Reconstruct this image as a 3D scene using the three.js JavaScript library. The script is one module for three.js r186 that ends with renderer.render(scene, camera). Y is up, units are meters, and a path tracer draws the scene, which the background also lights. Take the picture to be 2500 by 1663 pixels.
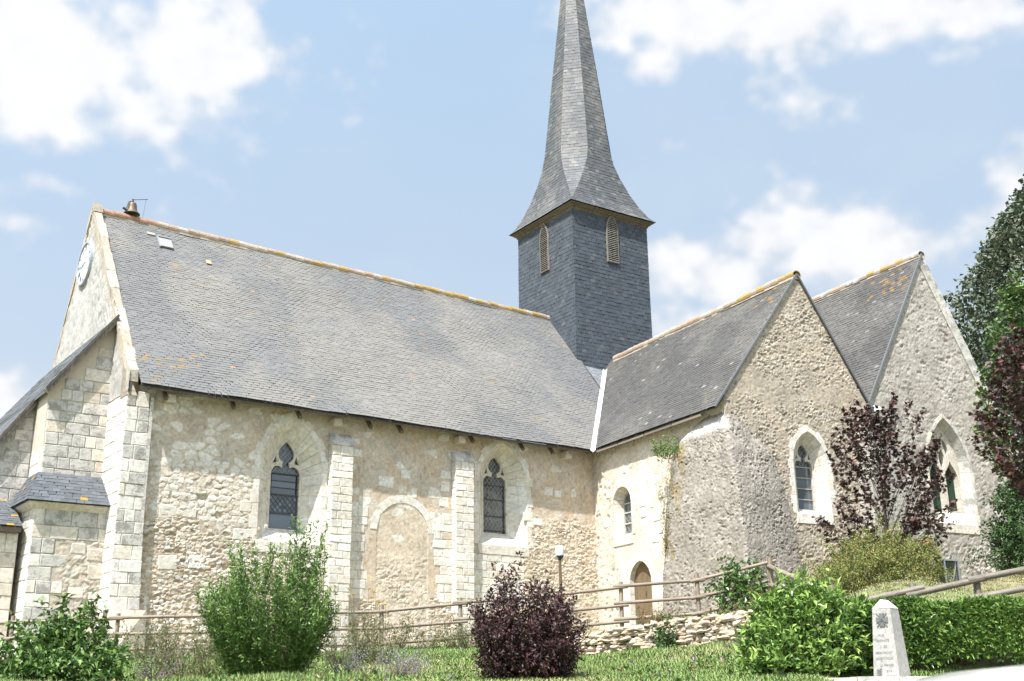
import * as THREE from 'three';
import { mergeGeometries } from 'three/addons/utils/BufferGeometryUtils.js';
import { FontLoader } from 'three/addons/loaders/FontLoader.js';
import { TextGeometry } from 'three/addons/geometries/TextGeometry.js';

// ------------------------------------------------------------------ camera, sky, sun, exposure
const scene = new THREE.Scene();
const EXPO = 1.9;
const renderer = new THREE.WebGLRenderer({ antialias: true });
renderer.setSize(1024, 681);
renderer.toneMapping = THREE.LinearToneMapping;
renderer.toneMappingExposure = EXPO;
renderer.shadowMap.enabled = true;

const V3 = (x, y, z) => new THREE.Vector3(x, y, z);
const camera = new THREE.PerspectiveCamera(33.56, 1024 / 681, 0.1, 1500);
{
  const yaw = 0.64166, pitch = 0.30447, roll = -0.01385;
  const fw = V3(Math.sin(yaw) * Math.cos(pitch), Math.sin(pitch), -Math.cos(yaw) * Math.cos(pitch));
  const rt = V3(Math.cos(yaw), 0, Math.sin(yaw));
  const up = rt.clone().cross(fw);
  camera.position.set(-9.636, 1.65, 29.718);
  camera.up.copy(rt.clone().multiplyScalar(-Math.sin(roll)).addScaledVector(up, Math.cos(roll)));
  camera.lookAt(camera.position.clone().add(fw));
  camera.focus = 36;
  camera.userData.fStop = 2.8;
}
const SUN_DIR = V3(-0.56, 1, 0.28).normalize();

// ---- seeded random and noise
let seedState = 12345;
function rnd() { seedState |= 0; seedState = (seedState + 0x6D2B79F5) | 0; let t = Math.imul(seedState ^ (seedState >>> 15), 1 | seedState); t = (t + Math.imul(t ^ (t >>> 7), 61 | t)) ^ t; return ((t ^ (t >>> 14)) >>> 0) / 4294967296; }
const rr = (a, b) => a + (b - a) * rnd();
const seed = (s) => { seedState = s * 7919 + 13; };
function hash3(x, y, z) { let h = (Math.imul(x, 374761393) + Math.imul(y, 668265263) + Math.imul(z, 2147483647 - 1274126177)) | 0; h = Math.imul(h ^ (h >>> 13), 1274126177); h ^= h >>> 16; h = Math.imul(h, 0x85ebca6b); return ((h ^ (h >>> 15)) >>> 0) / 4294967296; }
const sm = (t) => t * t * (3 - 2 * t);
function noise2(x, y, s = 0) {
  const xi = Math.floor(x), yi = Math.floor(y), u = sm(x - xi), v = sm(y - yi);
  const a = hash3(xi, yi, s), b = hash3(xi + 1, yi, s), c = hash3(xi, yi + 1, s), d = hash3(xi + 1, yi + 1, s);
  return a + (b - a) * u + (c - a) * v + (a - b - c + d) * u * v;
}
function noise3(x, y, z) {
  const zi = Math.floor(z), w = sm(z - zi);
  const a = noise2(x, y, zi * 31 + 7), b = noise2(x, y, (zi + 1) * 31 + 7);
  return a + (b - a) * w;
}
const fbm2 = (x, y, o = 4, s = 0) => { let a = 0, f = 1, w = 0.5, t = 0; for (let i = 0; i < o; i++) { a += w * noise2(x * f, y * f, s + i * 17); t += w; f *= 2.03; w *= 0.5; } return a / t; };
const fbm3 = (x, y, z, o = 5) => { let a = 0, f = 1, w = 0.5, t = 0; for (let i = 0; i < o; i++) { a += w * noise3(x * f + i * 5.2, y * f + i * 1.7, z * f); t += w; f *= 2.07; w *= 0.52; } return a / t; };
const sstep = (a, b, x) => { const t = Math.min(1, Math.max(0, (x - a) / (b - a))); return t * t * (3 - 2 * t); };
const clamp = (x, a, b) => Math.min(b, Math.max(a, x));
const lerp = (a, b, t) => a + (b - a) * t;

// ---- sky: clear summer blue with fair-weather cumulus, computed on an equirectangular map
{
  const W = 2048, H = 1024, data = new Float32Array(W * H * 4);
  // cumulus centres: azimuth from -z towards +x (deg), elevation (deg), radii (deg), strength
  const puffs = [
    [12.7, 29.2, 6, 4, 1], [18.3, 31, 4.5, 2.8, 1], [9, 31, 5, 4, 1], [21.3, 31, 2.2, 3.2, .8], [12, 26.4, 4, 1.6, .85], [17, 27.8, 3.6, 1.9, .9], [22.6, 28.7, 1.5, .9, .5], [13, 23.5, 3, .7, .55], [12, 21.8, 2, .5, .4],
    [43.6, 33, 2.4, 2, .85], [47.5, 32.8, 4, 2, 1], [53, 32.8, 5, 2.3, 1], [58, 32, 4.5, 2, .95], [62, 31, 4, 1.3, .7], [45, 30.9, 2, 1, .8], [50.8, 29.2, 1.3, 1.1, .42], [54, 28.1, 1.6, .7, .38], [60.5, 29.2, 1.5, .9, .42], [46.1, 26.9, 1, .6, .42],
    [47, 20.4, 3.2, 1.7, .95], [51, 22, 3, 1.7, 1], [54, 21, 4, 1.7, .95], [58, 20.5, 4, 1.4, .8], [61.5, 21.5, 3, 1.1, .65], [46, 18, 5, 1.5, .6], [64, 20, 5, 3, .8],
    [11, 13.2, 1.8, 1.5, 1], [6, 12, 4, 2, .9]];
  for (let j = 0; j < H; j++) {
    const el = (0.5 - (j + 0.5) / H) * Math.PI;
    for (let i = 0; i < W; i++) {
      // three's equirect: u = atan2(dz, dx)/2pi + 0.5, v = asin(dy)/pi + 0.5
      const phi = ((i + 0.5) / W - 0.5) * 2 * Math.PI;
      const ce = Math.cos(el), dx = Math.cos(phi) * ce, dz = Math.sin(phi) * ce, dy = Math.sin(el);
      let az = Math.atan2(dx, -dz) * 180 / Math.PI; const ed = el * 180 / Math.PI;
      const t = clamp(dy, 0, 1);
      // clear air, linear display values (divided by the exposure below)
      const k = Math.pow(1 - t, 2.2);
      let r = lerp(.43, .82, k), g = lerp(.625, .88, k), b = lerp(.87, .96, k);
      const cs = dx * SUN_DIR.x + dy * SUN_DIR.y + dz * SUN_DIR.z;
      const ga = Math.acos(clamp(cs, -1, 1)), ind = Math.min(6, (1 + 10 * (Math.exp(-3 * ga) - .009) + .45 * cs * cs) / 1.02);
      r *= ind; g *= lerp(1, ind, .97); b *= lerp(1, ind, .93);
      if (dy < 0) { r = .42; g = .42; b = .34; }
      else {
        let field = 0;
        const near = az > -2 && az < 72 && ed > 0 && ed < 44;
        if (near) { for (const [a, e, ra, re, s] of puffs) { const q = ((az - a) * ce / ra) ** 2 + ((ed - e) / re) ** 2; if (q < 6) field = Math.max(field, s * Math.exp(-q * .8)); } }
        // elsewhere the same kind of scattered cumulus
        const far = fbm3(dx * 3.1 + 4, dy * 6 + 2, dz * 3.1 + 9, 3);
        const edge = near ? Math.max(sstep(66, 72, az), 1 - sstep(-2, 4, az), sstep(39, 44, ed)) : 1;
        field = Math.max(field, edge * sstep(.42, .56, far) * .95);
        const n = fbm3(dx * 17, dy * 24, dz * 17, 6), n2 = fbm3(dx * 58 + 3, dy * 74, dz * 58, 4);
        const c = field * 1.05 + (n - .5) * 1.6 + (n2 - .5) * .8 - .30;
        const dens = field > .02 ? sstep(-.08, .66, c) : 0;
        const lum = (.90 + .13 * sstep(.0, .7, c) + .16 * (n2 - .5)) * lerp(1, ind, .25);
        const veil = .10 * sstep(.45, .75, fbm3(dx * 6 + 8, dy * 14, dz * 6, 4));
        const m = Math.max(dens * .9, veil);
        r = lerp(r, lum * 1.0, m); g = lerp(g, lum * 1.0, m); b = lerp(b, lum * 1.01, m);
      }
      const o = ((H - 1 - j) * W + i) * 4;
      data[o] = r / EXPO; data[o + 1] = g / EXPO; data[o + 2] = b / EXPO; data[o + 3] = 1;
    }
  }
  const tex = new THREE.DataTexture(data, W, H, THREE.RGBAFormat, THREE.FloatType);
  tex.mapping = THREE.EquirectangularReflectionMapping;
  tex.colorSpace = THREE.LinearSRGBColorSpace;
  tex.magFilter = THREE.LinearFilter; tex.minFilter = THREE.LinearFilter; tex.needsUpdate = true;
  scene.background = tex; scene.environment = tex;
}
const sun = new THREE.DirectionalLight(new THREE.Color(1, 0.955, 0.90), 5);
sun.position.copy(SUN_DIR.clone().multiplyScalar(90)).add(V3(10, 5, 0));
sun.target.position.set(10, 5, 0);
sun.castShadow = true; sun.shadow.mapSize.set(4096, 4096);
Object.assign(sun.shadow.camera, { left: -45, right: 45, top: 45, bottom: -45, near: 1, far: 200 });
scene.add(sun, sun.target);

// ------------------------------------------------------------------ helpers
const taken = {};
function numbered(name) { const n = taken[name] = (taken[name] ?? -1) + 1; return n ? `${name}_${String(n).padStart(3, '0')}` : name; }
function tag(o, label, category, group, kind) { o.userData.label = label; o.userData.category = category; if (group) o.userData.group = group; if (kind) o.userData.kind = kind; return o; }
function thing(name, label, category, base, group) {
  const g = new THREE.Group(); g.name = numbered(name); g.position.copy(base); scene.add(g);
  g.userData.base = undefined; delete g.userData.base; g.base = base.clone();
  return tag(g, label, category, group);
}
const baseOf = (o) => { while (o && !o.base) o = o.parent; return o ? o.base : V3(0, 0, 0); };
// add world-space geometry as a named part of parent
function part(parent, name, geo, mat, kind) {
  const b = baseOf(parent); geo.translate(-b.x, -b.y, -b.z);
  const m = new THREE.Mesh(geo, mat); m.name = name; if (kind) m.userData.kind = kind; parent.add(m); return m;
}
function top(name, geo, mat, label, category, group, kind) {
  geo.computeBoundingBox(); const c = geo.boundingBox.getCenter(V3()); c.y = geo.boundingBox.min.y;
  geo.translate(-c.x, -c.y, -c.z); const m = new THREE.Mesh(geo, mat); m.name = numbered(name); m.position.copy(c); scene.add(m);
  if (label) tag(m, label, category, group); if (kind) m.userData.kind = kind; return m;
}
class GB { // triangle soup with colour and metric uv
  constructor() { this.p = []; this.n = []; this.c = []; this.t = []; }
  vert(a, n, c) {
    this.p.push(a.x, a.y, a.z); this.n.push(n.x, n.y, n.z); this.c.push(c.r, c.g, c.b);
    const ax = Math.abs(n.x), ay = Math.abs(n.y), az = Math.abs(n.z);
    if (az >= ax && az >= ay) this.t.push(a.x, a.y); else if (ax >= ay) this.t.push(a.z, a.y); else this.t.push(a.x, a.z);
  }
  tri(a, b, c, col, n) { if (!n) { n = b.clone().sub(a).cross(c.clone().sub(a)).normalize(); } this.vert(a, n, col); this.vert(b, n, col); this.vert(c, n, col); return this; }
  quad(a, b, c, d, col = WHITE) { const n = c.clone().sub(a).cross(d.clone().sub(b)).normalize(); this.tri(a, b, c, col, n); this.tri(a, c, d, col, n); return this; }
  // hexahedron: bottom ring a0..a3 and top ring b0..b3, outward when a is counter-clockwise seen from outside below
  hex(a, b, col = WHITE, noBack) {
    this.quad(b[0], b[1], b[2], b[3], col);
    for (let i = 0; i < 4; i++) { const j = (i + 1) % 4; this.quad(a[i], a[j], b[j], b[i], col); }
    if (!noBack) this.quad(a[3], a[2], a[1], a[0], col);
    return this;
  }
  box(c, U, V, N, w, h, d, col = WHITE) { // centre, axes, sizes
    const P = (i, j, k) => c.clone().addScaledVector(U, i * w / 2).addScaledVector(V, j * h / 2).addScaledVector(N, k * d / 2);
    return this.hex([P(-1, -1, -1), P(1, -1, -1), P(1, 1, -1), P(-1, 1, -1)], [P(-1, -1, 1), P(1, -1, 1), P(1, 1, 1), P(-1, 1, 1)], col);
  }
  build() {
    const g = new THREE.BufferGeometry();
    g.setAttribute('position', new THREE.Float32BufferAttribute(this.p, 3)); g.setAttribute('normal', new THREE.Float32BufferAttribute(this.n, 3));
    g.setAttribute('color', new THREE.Float32BufferAttribute(this.c, 3)); g.setAttribute('uv', new THREE.Float32BufferAttribute(this.t, 2)); return g;
  }
}
const C = (r, g, b) => new THREE.Color().setRGB(r, g, b);
const WHITE = C(1, 1, 1), YUP = V3(0, 1, 0);
const vary = (c, a = .1, tint = .03) => { const k = 1 + (rnd() * 2 - 1) * a; return C(c.r * k * (1 + (rnd() * 2 - 1) * tint), c.g * k, c.b * k * (1 + (rnd() * 2 - 1) * tint)); };
const mixc = (a, b, t) => C(lerp(a.r, b.r, t), lerp(a.g, b.g, t), lerp(a.b, b.b, t));
class Frame {
  constructor(O, U, N) { this.O = O; this.U = U; this.V = YUP; this.N = N; }
  P(u, v, d = 0) { return V3(this.O.x + this.U.x * u + this.N.x * d, this.O.y + v, this.O.z + this.U.z * u + this.N.z * d); }
}
// ---- textures
function dataTex(n, fn, srgb) {
  const d = new Uint8Array(n * n * 4);
  for (let j = 0; j < n; j++) for (let i = 0; i < n; i++) { const v = fn(i / n, j / n), o = (j * n + i) * 4; const a = Array.isArray(v) ? v : [v, v, v]; for (let k = 0; k < 3; k++) d[o + k] = clamp(a[k], 0, 1) * 255; d[o + 3] = 255; }
  const t = new THREE.DataTexture(d, n, n); t.wrapS = t.wrapT = THREE.RepeatWrapping; t.magFilter = THREE.LinearFilter; t.minFilter = THREE.LinearMipmapLinearFilter; t.generateMipmaps = true;
  if (srgb) t.colorSpace = THREE.SRGBColorSpace; t.needsUpdate = true; return t;
}
// tileable fbm
function tnoise(x, y, per, s) { const xi = Math.floor(x), yi = Math.floor(y), u = sm(x - xi), v = sm(y - yi), w = (k) => ((k % per) + per) % per; const a = hash3(w(xi), w(yi), s), b = hash3(w(xi + 1), w(yi), s), c = hash3(w(xi), w(yi + 1), s), d = hash3(w(xi + 1), w(yi + 1), s); return a + (b - a) * u + (c - a) * v + (a - b - c + d) * u * v; }
const tfbm = (x, y, f0, o, s) => { let a = 0, w = .5, t = 0, f = f0; for (let i = 0; i < o; i++) { a += w * tnoise(x * f, y * f, f, s + i * 13); t += w; w *= .62; f *= 2; } return a / t; };
const grainTex = dataTex(512, (x, y) => tfbm(x, y, 8, 6, 3));
const mottleTex = dataTex(512, (x, y) => { const a = tfbm(x, y, 4, 6, 41), b = tfbm(x, y, 32, 4, 77); const k = .90 + .16 * (a - .5) + .26 * (b - .5) - .10 * sstep(.62, .78, tfbm(x, y, 16, 4, 91)); return [k + .02, k + .015, k + .01]; }, true);
const stretch = (t, x, y) => { const c = t.clone(); c.repeat.set(x, y); c.needsUpdate = true; return c; };
const mottleWide = stretch(mottleTex, .45, .45), grain = stretch(grainTex, 1.3, 1.3), grainFine = stretch(grainTex, 2.6, 2.6);
const woodTex = dataTex(256, (x, y) => { const k = .72 + .35 * (tfbm(x, y * .12, 32, 4, 5) - .5) + .2 * (tfbm(x, y, 8, 3, 9) - .5); return [k, k * .97, k * .93]; }, true);
const std = (o) => new THREE.MeshStandardMaterial({ roughness: .92, metalness: 0, ...o });
const slateTex = stretch(dataTex(256, (x, y) => .90 + .22 * (tfbm(x, y, 32, 3, 21) - .5), true), 1.9, 1.9);
const stoneMat = std({ vertexColors: true, map: mottleWide, bumpMap: grainFine, bumpScale: .005 });
const slateMat = std({ vertexColors: true, map: slateTex, bumpMap: grainFine, bumpScale: .002, roughness: .78 });
const plainV = std({ vertexColors: true });
const blockMat = (r, g, b) => std({ color: C(r, g, b), map: mottleWide, bumpMap: grainFine, bumpScale: .006 });
const whiteStones = [[.75, .725, .675], [.72, .69, .63], [.77, .75, .71], [.70, .665, .60], [.73, .715, .675], [.71, .66, .575]].map((c) => blockMat(...c));
const creamStones = [[.68, .625, .535], [.65, .59, .50], [.71, .665, .59], [.69, .645, .57], [.56, .50, .415]].map((c) => blockMat(...c));
const lichenTex = stretch(dataTex(512, (x, y) => { const a = tfbm(x, y, 8, 5, 141), b = tfbm(x, y, 48, 3, 177), k = .97 - .24 * sstep(.44, .64, a * .55 + b * .45) + .16 * (b - .5); return [k, k * .995, k * .985]; }, true), .6, .6);
const lichenStone = (r, g, b) => std({ color: C(r, g, b), map: lichenTex, bumpMap: grainFine, bumpScale: .009 });
const greyStones = [[.52, .51, .48], [.49, .48, .455], [.55, .535, .505], [.51, .50, .47], [.58, .56, .525]].map((c) => lichenStone(...c));
const copingMats = [[.40, .35, .28], [.36, .32, .26], [.44, .40, .34], [.38, .345, .29]].map((c) => blockMat(...c));
const pick = (a) => a[Math.floor(rnd() * a.length)];

// ---- wall relief on a grid: height and colour per vertex, cells outside "inside" left out
function relief(frame, u0, u1, v0, v1, step, inside, hgt, col) {
  const nu = Math.ceil((u1 - u0) / step), nv = Math.ceil((v1 - v0) / step), pos = [], colr = [], uv = [], idx = [], id = new Int32Array((nu + 1) * (nv + 1)).fill(-1);
  const ok = new Uint8Array((nu + 1) * (nv + 1));
  for (let j = 0; j <= nv; j++) for (let i = 0; i <= nu; i++) ok[j * (nu + 1) + i] = inside(u0 + (u1 - u0) * i / nu, v0 + (v1 - v0) * j / nv) ? 1 : 0;
  const get = (i, j) => {
    const k = j * (nu + 1) + i; if (id[k] >= 0) return id[k];
    const u = u0 + (u1 - u0) * i / nu, v = v0 + (v1 - v0) * j / nv, s = hgt(u, v), p = frame.P(u, v, s.h), c = col(u, v, s);
    pos.push(p.x, p.y, p.z); colr.push(c.r, c.g, c.b); uv.push(u, v); return (id[k] = pos.length / 3 - 1);
  };
  for (let j = 0; j < nv; j++) for (let i = 0; i < nu; i++) {
    const k = j * (nu + 1) + i; if (ok[k] + ok[k + 1] + ok[k + nu + 1] + ok[k + nu + 2] < 3) continue;
    const a = get(i, j), b = get(i + 1, j), c = get(i + 1, j + 1), d = get(i, j + 1); idx.push(a, b, c, a, c, d);
  }
  const g = new THREE.BufferGeometry(); g.setAttribute('position', new THREE.Float32BufferAttribute(pos, 3)); g.setAttribute('color', new THREE.Float32BufferAttribute(colr, 3)); g.setAttribute('uv', new THREE.Float32BufferAttribute(uv, 2)); g.setIndex(idx); g.computeVertexNormals(); return g;
}
// cellular stones: returns {e: edge distance 0..1, r: random of the cell, r2}
function cells(u, v, su, sv, s) {
  const x = u / su + .35 * noise2(u * 3, v * 3, s + 5), y = v / sv + .35 * noise2(u * 3 + 9, v * 3, s + 6), xi = Math.floor(x), yi = Math.floor(y); let f1 = 9, f2 = 9, r = 0, r2 = 0;
  for (let j = -1; j <= 1; j++) for (let i = -1; i <= 1; i++) {
    const cx = xi + i, cy = yi + j, px = cx + .1 + .8 * hash3(cx, cy, s), py = cy + .15 + .7 * hash3(cx, cy, s + 1), d = Math.hypot(px - x, py - y);
    if (d < f1) { f2 = f1; f1 = d; r = hash3(cx, cy, s + 2); r2 = hash3(cx, cy, s + 3); } else if (d < f2) f2 = d;
  }
  return { e: f2 - f1, r, r2 };
}
// rubble masonry: {h, k: stone weight, r}
function rubble(u, v, su, sv, s, amp) {
  const c = cells(u, v, su, sv, s), k = sstep(.02, .17, c.e), pit = c.r2 < .06 ? 1 : 0, fill = sstep(.40, .58, fbm2(u * 2.3, v * 2.3, 3, s + 9)), rough = fbm2(u * 19, v * 19, 3, s) - .5;
  const hs = pit ? -amp * 1.1 * k : amp * k * (.1 + .9 * c.r) + amp * .8 * rough - amp * .25;
  return { h: lerp(hs, amp * (.25 + .5 * rough), fill * .5), k: pit ? .2 : k * (1 - fill * .5), r: c.r2 * 7 % 1, pit };
}
// ---- dressed block on a frame: chamfered front, its own mesh
function blockGeo(frame, u0, u1, v0, v1, back, proud, ch = .016, jit = .011) {
  const g = new GB(), q = () => (rnd() * 2 - 1) * jit, a = [], b = [], f = [];
  const cs = [[u0, v0], [u1, v0], [u1, v1], [u0, v1]].map(([u, v]) => [u + q(), v + q(), proud + q() * .8]);
  const cu = (u0 + u1) / 2, cv = (v0 + v1) / 2;
  for (const [u, v, d] of cs) { a.push(frame.P(u, v, back)); b.push(frame.P(u, v, d - ch)); f.push(frame.P(u - Math.sign(u - cu) * ch, v - Math.sign(v - cv) * ch, d)); }
  for (let i = 0; i < 4; i++) { const j = (i + 1) % 4; g.quad(a[i], a[j], b[j], b[i]); g.quad(b[i], b[j], f[j], f[i]); }
  g.quad(f[0], f[1], f[2], f[3]); return g.build();
}
function course(parent, frame, u0, u1, v0, v1, ch, bw, mats, proud = .012, opt = {}) {
  let v = v0, row = 0; const gap = opt.gap ?? .006;
  while (v < v1 - .05) {
    let h = ch * rr(.86, 1.16); if (v1 - v - h < ch * .5) h = v1 - v;
    const lo = typeof u0 === 'function' ? u0(v + h / 2) : u0, hi = typeof u1 === 'function' ? u1(v + h / 2) : u1;
    let u = lo, first = true;
    while (u < hi - .03) {
      let w = bw * rr(.6, 1.4) * (first && row % 2 ? .6 : 1); if (hi - u - w < bw * .45) w = hi - u; first = false;
      const cu = u + w / 2, cv = v + h / 2;
      if ((!opt.inside || opt.inside(cu, cv, w, h)) && (opt.skip === undefined || rnd() > opt.skip)) {
        const m = typeof mats === 'function' ? mats(cu, cv) : pick(mats);
        part(parent, 'ashlar_block', blockGeo(frame, u + gap, u + w - gap, v + gap, v + h - gap, -.04, proud * rr(.6, 1.5)), m);
      }
      u += w;
    }
    v += h; row++;
  }
}
// ---- slate covering on a bilinear patch
function slates(bl, br, tr, tl, o) {
  // o: exp, wid, thick, col(P, r), inside(P), sag, single(parent,max)
  const g = new GB(), H = (bl.distanceTo(tl) + br.distanceTo(tr)) / 2, rows = Math.max(1, Math.round(H / o.exp));
  const S = (u, v) => { const a = bl.clone().lerp(br, u), b = tl.clone().lerp(tr, u); return a.lerp(b, v); };
  const nrm = br.clone().sub(bl).add(tr.clone().sub(tl)).cross(tl.clone().sub(bl).add(tr.clone().sub(br))).normalize();
  const out = [], sag = o.sag ?? .02;
  for (let r = 0; r < rows; r++) {
    const v0 = r / rows, v1 = Math.min(1, (r + 1.55) / rows), L = S(0, v0).distanceTo(S(1, v0)), n = Math.max(1, Math.round(L / o.wid)); let off = (r % 2) * .5;
    for (let k = -1; k < n + 1; k++) {
      let ua = (k + off + rr(-.1, .1)) / n, ub = (k + 1 + off - .03) / n; ua = clamp(ua, 0, 1); ub = clamp(ub, 0, 1); if (ub - ua < .15 / n) continue;
      const mid = S((ua + ub) / 2, (v0 + Math.min(1, v0 + 1 / rows)) / 2);
      if (o.inside && !o.inside(mid)) continue;
      const t = o.thick * rr(.7, 1.5), dz = () => rr(-.003, .003), sg = sag * (fbm2(mid.x * .55 + mid.z * .3, mid.y * .6 + mid.z * .2, 2, 5) - .5) * 2, dv = rr(-.06, .05) / rows;
      const A = S(ua, Math.max(0, v0 + dv)).addScaledVector(nrm, t + dz() + sg), B = S(ub, Math.max(0, v0 + dv)).addScaledVector(nrm, t + dz() + sg), Cc = S(ub, v1).addScaledVector(nrm, .002 + sg), D = S(ua, v1).addScaledVector(nrm, .002 + sg);
      const col = o.col(mid, rnd());
      const q = o.single && o.single.n > 0 ? new GB() : g;
      q.quad(A, B, Cc, D, col);
      const A2 = A.clone().addScaledVector(nrm, -o.thick * 1.1), B2 = B.clone().addScaledVector(nrm, -o.thick * 1.1);
      q.quad(A2, B2, B, A, col); q.tri(A2, A, D, col); q.tri(B, B2, Cc, col);
      if (q !== g) { o.single.n--; out.push(q); }
    }
  }
  return { merged: g, singles: out };
}
function addSlates(parent, bl, br, tr, tl, o) {
  const { merged, singles } = slates(bl, br, tr, tl, o);
  for (const q of singles) part(parent, 'slate', q.build(), o.mat ?? slateMat);
  if (merged.p.length) part(parent, 'slates', merged.build(), o.mat ?? slateMat, 'stuff');
}
// pointed or round arch outline, bottom-left over the crown to bottom-right
function archPts(xc, hw, sill, spring, apex, nj, na) {
  const pts = [], H = apex - spring;
  for (let i = 0; i < nj; i++) pts.push([xc - hw, lerp(sill, spring, i / nj)]);
  const arc = []; 
  if (H >= hw * .98) { const R = (hw * hw + H * H) / (2 * hw), am = Math.asin(clamp(H / R, -1, 1)), ang = H > hw || H <= hw ? (R >= hw ? am : Math.PI - am) : am; for (let i = 0; i <= na; i++) { const t = ang * i / na; arc.push([R - R * Math.cos(t) - hw, spring + R * Math.sin(t)]); } }
  else for (let i = 0; i <= na; i++) { const t = Math.PI / 2 * i / na; arc.push([-hw * Math.cos(t), spring + H * Math.sin(t)]); }
  arc[arc.length - 1] = [0, apex];
  for (const [x, y] of arc) pts.push([xc + x, y]);
  for (let i = na - 1; i >= 0; i--) pts.push([xc - arc[i][0], arc[i][1]]);
  for (let i = nj - 1; i >= 0; i--) pts.push([xc + hw, lerp(sill, spring, i / nj)]);
  return pts;
}
const inArch = (u, v, xc, hw, sill, spring, apex) => {
  if (v < sill || v > apex || Math.abs(u - xc) > hw) return false; if (v <= spring) return true;
  const H = apex - spring, x = Math.abs(u - xc), y = v - spring; if (H >= hw * .98) { const R = (hw * hw + H * H) / (2 * hw); return (x + R - hw) ** 2 + y * y <= R * R; } return (x / hw) ** 2 + (y / H) ** 2 <= 1;
};
const shapeOf = (pts) => { const s = new THREE.Shape(); pts.forEach(([x, y], i) => i ? s.lineTo(x, y) : s.moveTo(x, y)); s.closePath(); return s; };
// map a flat extruded geometry (x,y,z) to a frame at depth d
function onFrame(geo, f, d) { const p = geo.attributes.position, uv = []; for (let i = 0; i < p.count; i++) { const x = p.getX(i), y = p.getY(i), q = f.P(x, y, d + p.getZ(i)); uv.push(x, y); p.setXYZ(i, q.x, q.y, q.z); } geo.setAttribute('uv', new THREE.Float32BufferAttribute(uv, 2)); geo.computeVertexNormals(); return geo; }
const extr = (shape, depth, bev = 0, cs = 8) => new THREE.ExtrudeGeometry(shape, { depth, bevelEnabled: bev > 0, bevelSize: bev, bevelThickness: bev, bevelSegments: 1, curveSegments: cs });
function tubeGeo(a, b, r0, r1 = r0, seg = 8) {
  const h = a.distanceTo(b), g = new THREE.CylinderGeometry(r1, r0, h, seg, 1), q = new THREE.Quaternion().setFromUnitVectors(YUP, b.clone().sub(a).normalize());
  g.applyQuaternion(q); const m = a.clone().lerp(b, .5); g.translate(m.x, m.y, m.z); return g;
}

// ------------------------------------------------------------------ terrain
const ctrl = [[-3, -1, 2.6], [0, 0, 2.65], [5, 0, 2.8], [10, 0, 3.2], [15, 0, 3.6], [16, 3, 3.6], [14, 8.6, 3.8], [18, 8, 4.6], [21, 8, 4.7], [23, 8.6, 4.8], [25, 8.8, 4.95], [29, 9.2, 5.8], [35, 10, 6.2],
  [-2.8, .7, 2.52], [.9, 3.9, 2.52], [3.84, 6.5, 2.6], [5.2, 7.8, 2.7], [6.6, 9.1, 2.8], [7.9, 10.2, 2.95], [9.1, 11.4, 3.15], [10.2, 12.5, 3.35],
  [6.1, 10.9, 2.3], [7.5, 12.25, 2.4], [8.4, 13.5, 2.5], [-3.7, 12, 1.80], [-1, 16.7, 1.65], [1.8, 18, 1.66], [2.9, 18.1, 1.7], [-1.3, 4.9, 2.42], [4.4, 8.6, 2.55], [1.5, 9.5, 2.15], [3.6, 12.3, 2.05], [5, 14, 2.05], [6.5, 15, 2.2], [-1.5, 12.3, 1.9], [1.7, 14.8, 1.86],
  [-8, 8, 1.8], [-8, 0, 2.3], [-14, -2, 2.3], [7.6, 16.3, 2.7], [8.3, 17.5, 2.85], [9.2, 18.2, 2.95], [10.1, 18.9, 3.05], [14, 22, 3.3], [13, 14, 4.0], [20, 13, 4.55], [15.5, 12, 4.0], [11.5, 14, 3.6],
  [4.2, 17.9, 1.85], [6.2, 18.6, 1.9], [7.8, 19.7, 1.95], [5.4, 19.9, .9], [8, 21.5, .8], [-9, 21.5, 0], [-4, 21.5, 0], [0, 22, 0], [4, 22.6, .1], [-9, 30, -.02], [0, 30, -.02], [9, 28, .2], [-20, 20, 0], [-30, 5, 1.5], [0, 50, -.2], [60, 20, 6], [40, -30, 6], [0, -30, 4], [-40, -30, 3]];
function G(x, z) {
  let a = 0, w = 0; for (const [cx, cz, cy] of ctrl) { const d = (x - cx) ** 2 + (z - cz) ** 2 + .12, k = 1 / (d * Math.sqrt(d)); a += k * cy; w += k; }
  return a / w + .05 * (fbm2(x * .7, z * .7, 3) - .5);
}
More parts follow.
